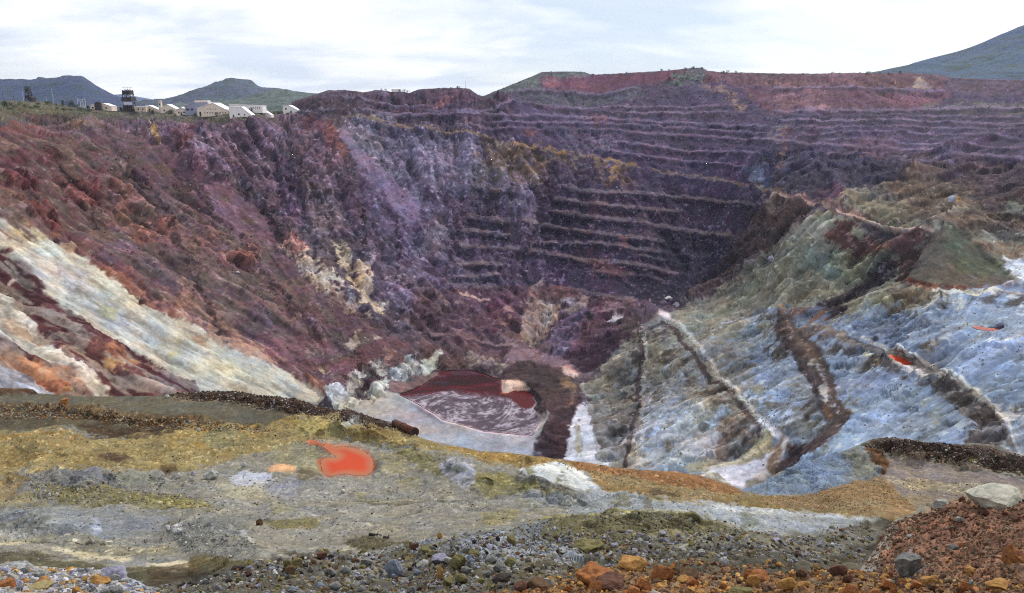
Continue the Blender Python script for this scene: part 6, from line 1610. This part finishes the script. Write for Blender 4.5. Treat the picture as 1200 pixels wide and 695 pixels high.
for i in range(26):
    px = r.uniform(690, 1060); shrub(px, np.interp(px, *zip(*pit_top)) + r.uniform(.6, 2), r.uniform(1.2, 3), 'bush on the skyline of the red waste dumps', 'bushes on the red dumps', int(r.integers(6)))
for i in range(20):
    px = r.uniform(780, 832); shrub(px, r.uniform(86, 97), r.uniform(1.6, 3), 'bush in the green patch between the red dumps', 'bushes between the red dumps', int(r.integers(6)))
def scrub(zones, seed=4):
    r = np.random.default_rng(seed); V, Fq, Cc, k = [], [], [], 0
    tv = [leaf_cloud(r, 16, 4, .26)[0] for _ in range(8)]; nv = len(tv[0])
    for pl, n, s0, s1, cols in zones:
        q = in_poly(pl, n, r); p, nn, cc = pit.surf(q[:, 0], q[:, 1]); s = p[:, 1] / ray(q[:, 0], q[:, 1])[1] / FOC
        sz = (s0 + (s1 - s0) * r.random(n) ** 2) * s * .6
        V.append((np.array(tv)[r.integers(0, 8, n)] * sz[:, None, None] + p[:, None]).reshape(-1, 3))
        Cc.append(np.repeat(np.array([lin(c) for c in cols])[r.integers(0, len(cols), n)] * r.uniform(.6, 1.1, (n, 1)), nv, 0))
        Fq.append(np.arange(n * nv, dtype=np.int32).reshape(-1, 4) + k); k += n * nv
    o = mesh_np('scrub', np.concatenate(V), np.concatenate(Fq), ground_mat('scrub_leaves', 1.0, .02, var=.2), np.concatenate(Cc), False)
    tag(o, 'low green scrub dotted over benches and dumps', kind='stuff')
G1, G2, G3 = (70,88,62), (92,104,80), (60,74,56)
scrub([([(-100,118),(345,128),(345,141),(200,143),(0,138),(-100,134)], 900, .8, 2.6, [G1,G2,G3]), ([(0,140),(130,145),(190,180),(260,230),(330,300),(330,350),(230,340),(110,260),(0,210)], 420, .7, 2.4, [G1,G2]),
    ([(566,113),(605,97),(640,84),(692,85),(640,95),(625,107)], 260, .8, 2.2, [G1,G2]), ([(600,108),(745,104),(760,112),(640,124),(600,122)], 420, .7, 2.2, [G1,G2]),
    ([(700,112),(900,130),(900,175),(760,160),(600,150),(600,125)], 420, .6, 1.8, [G1,G2,G3]), ([(778,96),(800,82),(830,80),(832,98)], 160, .8, 2.2, [G1,G2]),
    ([(1050,107),(1300,95),(1300,150),(1080,145)], 520, .7, 2.2, [G1,G2]), ([(900,90),(1060,87),(1100,105),(900,104)], 150, .7, 2, [G1,G3]),
    ([(345,120),(560,108),(600,135),(430,140)], 260, .6, 1.8, [G1,G3]), ([(650,200),(880,250),(840,320),(640,310)], 180, .6, 1.8, [G1,G3]), ([(940,180),(1200,190),(1200,260),(1000,255)], 260, .6, 2, [G1,G2,G3]),
    ([(1110,275),(1160,305),(1180,325),(1100,325)], 90, .6, 1.6, [G1,G2])])
# ================================================================== light, sky, camera
HAZE = 2.6e-5
w = bpy.data.worlds.new('World'); scene.world = w; w.use_nodes = True
nt = w.node_tree; nt.nodes.clear()
SUN_AZ, SUN_EL = math.radians(36), math.radians(42)     # azimuth clockwise from the view direction (+Y)
sky = N(nt, 'ShaderNodeTexSky', sky_type='NISHITA'); sky.sun_disc = False
sky.sun_elevation = SUN_EL; sky.sun_rotation = SUN_AZ; sky.altitude = 1600; sky.dust_density = 2.0
tc = N(nt, 'ShaderNodeTexCoord'); sep = N(nt, 'ShaderNodeSeparateXYZ'); nt.links.new(tc.outputs['Generated'], sep.inputs[0])
zz = N(nt, 'ShaderNodeMath', operation='MAXIMUM'); nt.links.new(sep.outputs['Z'], zz.inputs[0]); zz.inputs[1].default_value = 0.0
za = N(nt, 'ShaderNodeMath', operation='ADD'); nt.links.new(zz.outputs[0], za.inputs[0]); za.inputs[1].default_value = .22
dv = N(nt, 'ShaderNodeVectorMath', operation='SCALE'); nt.links.new(tc.outputs['Generated'], dv.inputs[0])
iv = N(nt, 'ShaderNodeMath', operation='DIVIDE'); iv.inputs[0].default_value = 1.0; nt.links.new(za.outputs[0], iv.inputs[1])
nt.links.new(iv.outputs[0], dv.inputs['Scale'])
mp = N(nt, 'ShaderNodeMapping'); mp.inputs['Scale'].default_value = (.55, .8, .5); mp.inputs['Location'].default_value = (1.3, 4.1, 0)
nt.links.new(dv.outputs[0], mp.inputs['Vector'])
cn = N(nt, 'ShaderNodeTexNoise', Scale=.9, Detail=8.0, Roughness=.58, Distortion=.5); nt.links.new(mp.outputs[0], cn.inputs['Vector'])
cn2 = N(nt, 'ShaderNodeTexNoise', Scale=2.3, Detail=7.0, Roughness=.55, Distortion=.3); nt.links.new(mp.outputs[0], cn2.inputs['Vector'])
cover = mapr(nt, cn.outputs['Fac'], .40, .56, .55, .98)
shade = mapr(nt, cn2.outputs['Fac'], .40, .56, 0, 1)
cl = N(nt, 'ShaderNodeMix', data_type='RGBA'); nt.links.new(shade, cl.inputs[0])
SKYB = .1
def sc(c): return (c[0] / SKYB, c[1] / SKYB, c[2] / SKYB, 1)
cl.inputs['A'].default_value = sc((.84, .92, 1.07)); cl.inputs['B'].default_value = sc((1.27, 1.27, 1.29))
mx = N(nt, 'ShaderNodeMix', data_type='RGBA'); nt.links.new(cover, mx.inputs[0])
nt.links.new(sky.outputs[0], mx.inputs['A']); nt.links.new(cl.outputs['Result'], mx.inputs['B'])
bg = N(nt, 'ShaderNodeBackground'); bg.inputs['Strength'].default_value = SKYB
nt.links.new(mx.outputs['Result'], bg.inputs['Color'])
wo = N(nt, 'ShaderNodeOutputWorld'); nt.links.new(bg.outputs[0], wo.inputs['Surface'])

sl = bpy.data.lights.new('sun', 'SUN'); sl.energy = 3.4; sl.angle = math.radians(4); sl.color = (1, .955, .89)
so = bpy.data.objects.new('sun', sl); COL.objects.link(so)
from mathutils import Vector
sd = Vector((math.sin(SUN_AZ) * math.cos(SUN_EL), math.cos(SUN_AZ) * math.cos(SUN_EL), math.sin(SUN_EL)))
so.rotation_euler = (-sd).to_track_quat('-Z', 'Y').to_euler()

cam = bpy.data.cameras.new('camera'); cam.sensor_width = 36; cam.lens = FOC / 1200 * 36
cam.clip_start = .3; cam.clip_end = 60000
co = bpy.data.objects.new('camera', cam); COL.objects.link(co)
co.rotation_euler = (math.radians(90) - TILT, 0, 0); scene.camera = co
vs = scene.view_settings; vs.view_transform = 'Standard'; vs.look = 'None'; vs.gamma = 1; vs.exposure = 0; vs.use_curve_mapping = False
scene.cycles.max_bounces = 3; scene.cycles.diffuse_bounces = 2; scene.cycles.volume_bounces = 0
scene.cycles.use_denoising = False
scene.cycles.denoiser = 'OPENIMAGEDENOISE'
scene.cycles.filter_width = 1.15

# the air: everything far fades a little towards pale blue
mb = MB(); mb.box(-11000, 11000, -1500, 14500, -420, 620)
hm = bpy.data.materials.new('air'); hm.use_nodes = True; hn = hm.node_tree; hn.nodes.clear()
vo = hn.nodes.new('ShaderNodeVolumePrincipled'); vo.inputs['Density'].default_value = HAZE; vo.inputs['Color'].default_value = (.66, .78, 1, 1)
vo.inputs['Anisotropy'].default_value = .2
ho = hn.nodes.new('ShaderNodeOutputMaterial'); hn.links.new(vo.outputs[0], ho.inputs['Volume'])
tag(mb.build('haze', hm), 'thin blue haze filling the valley', kind='stuff')
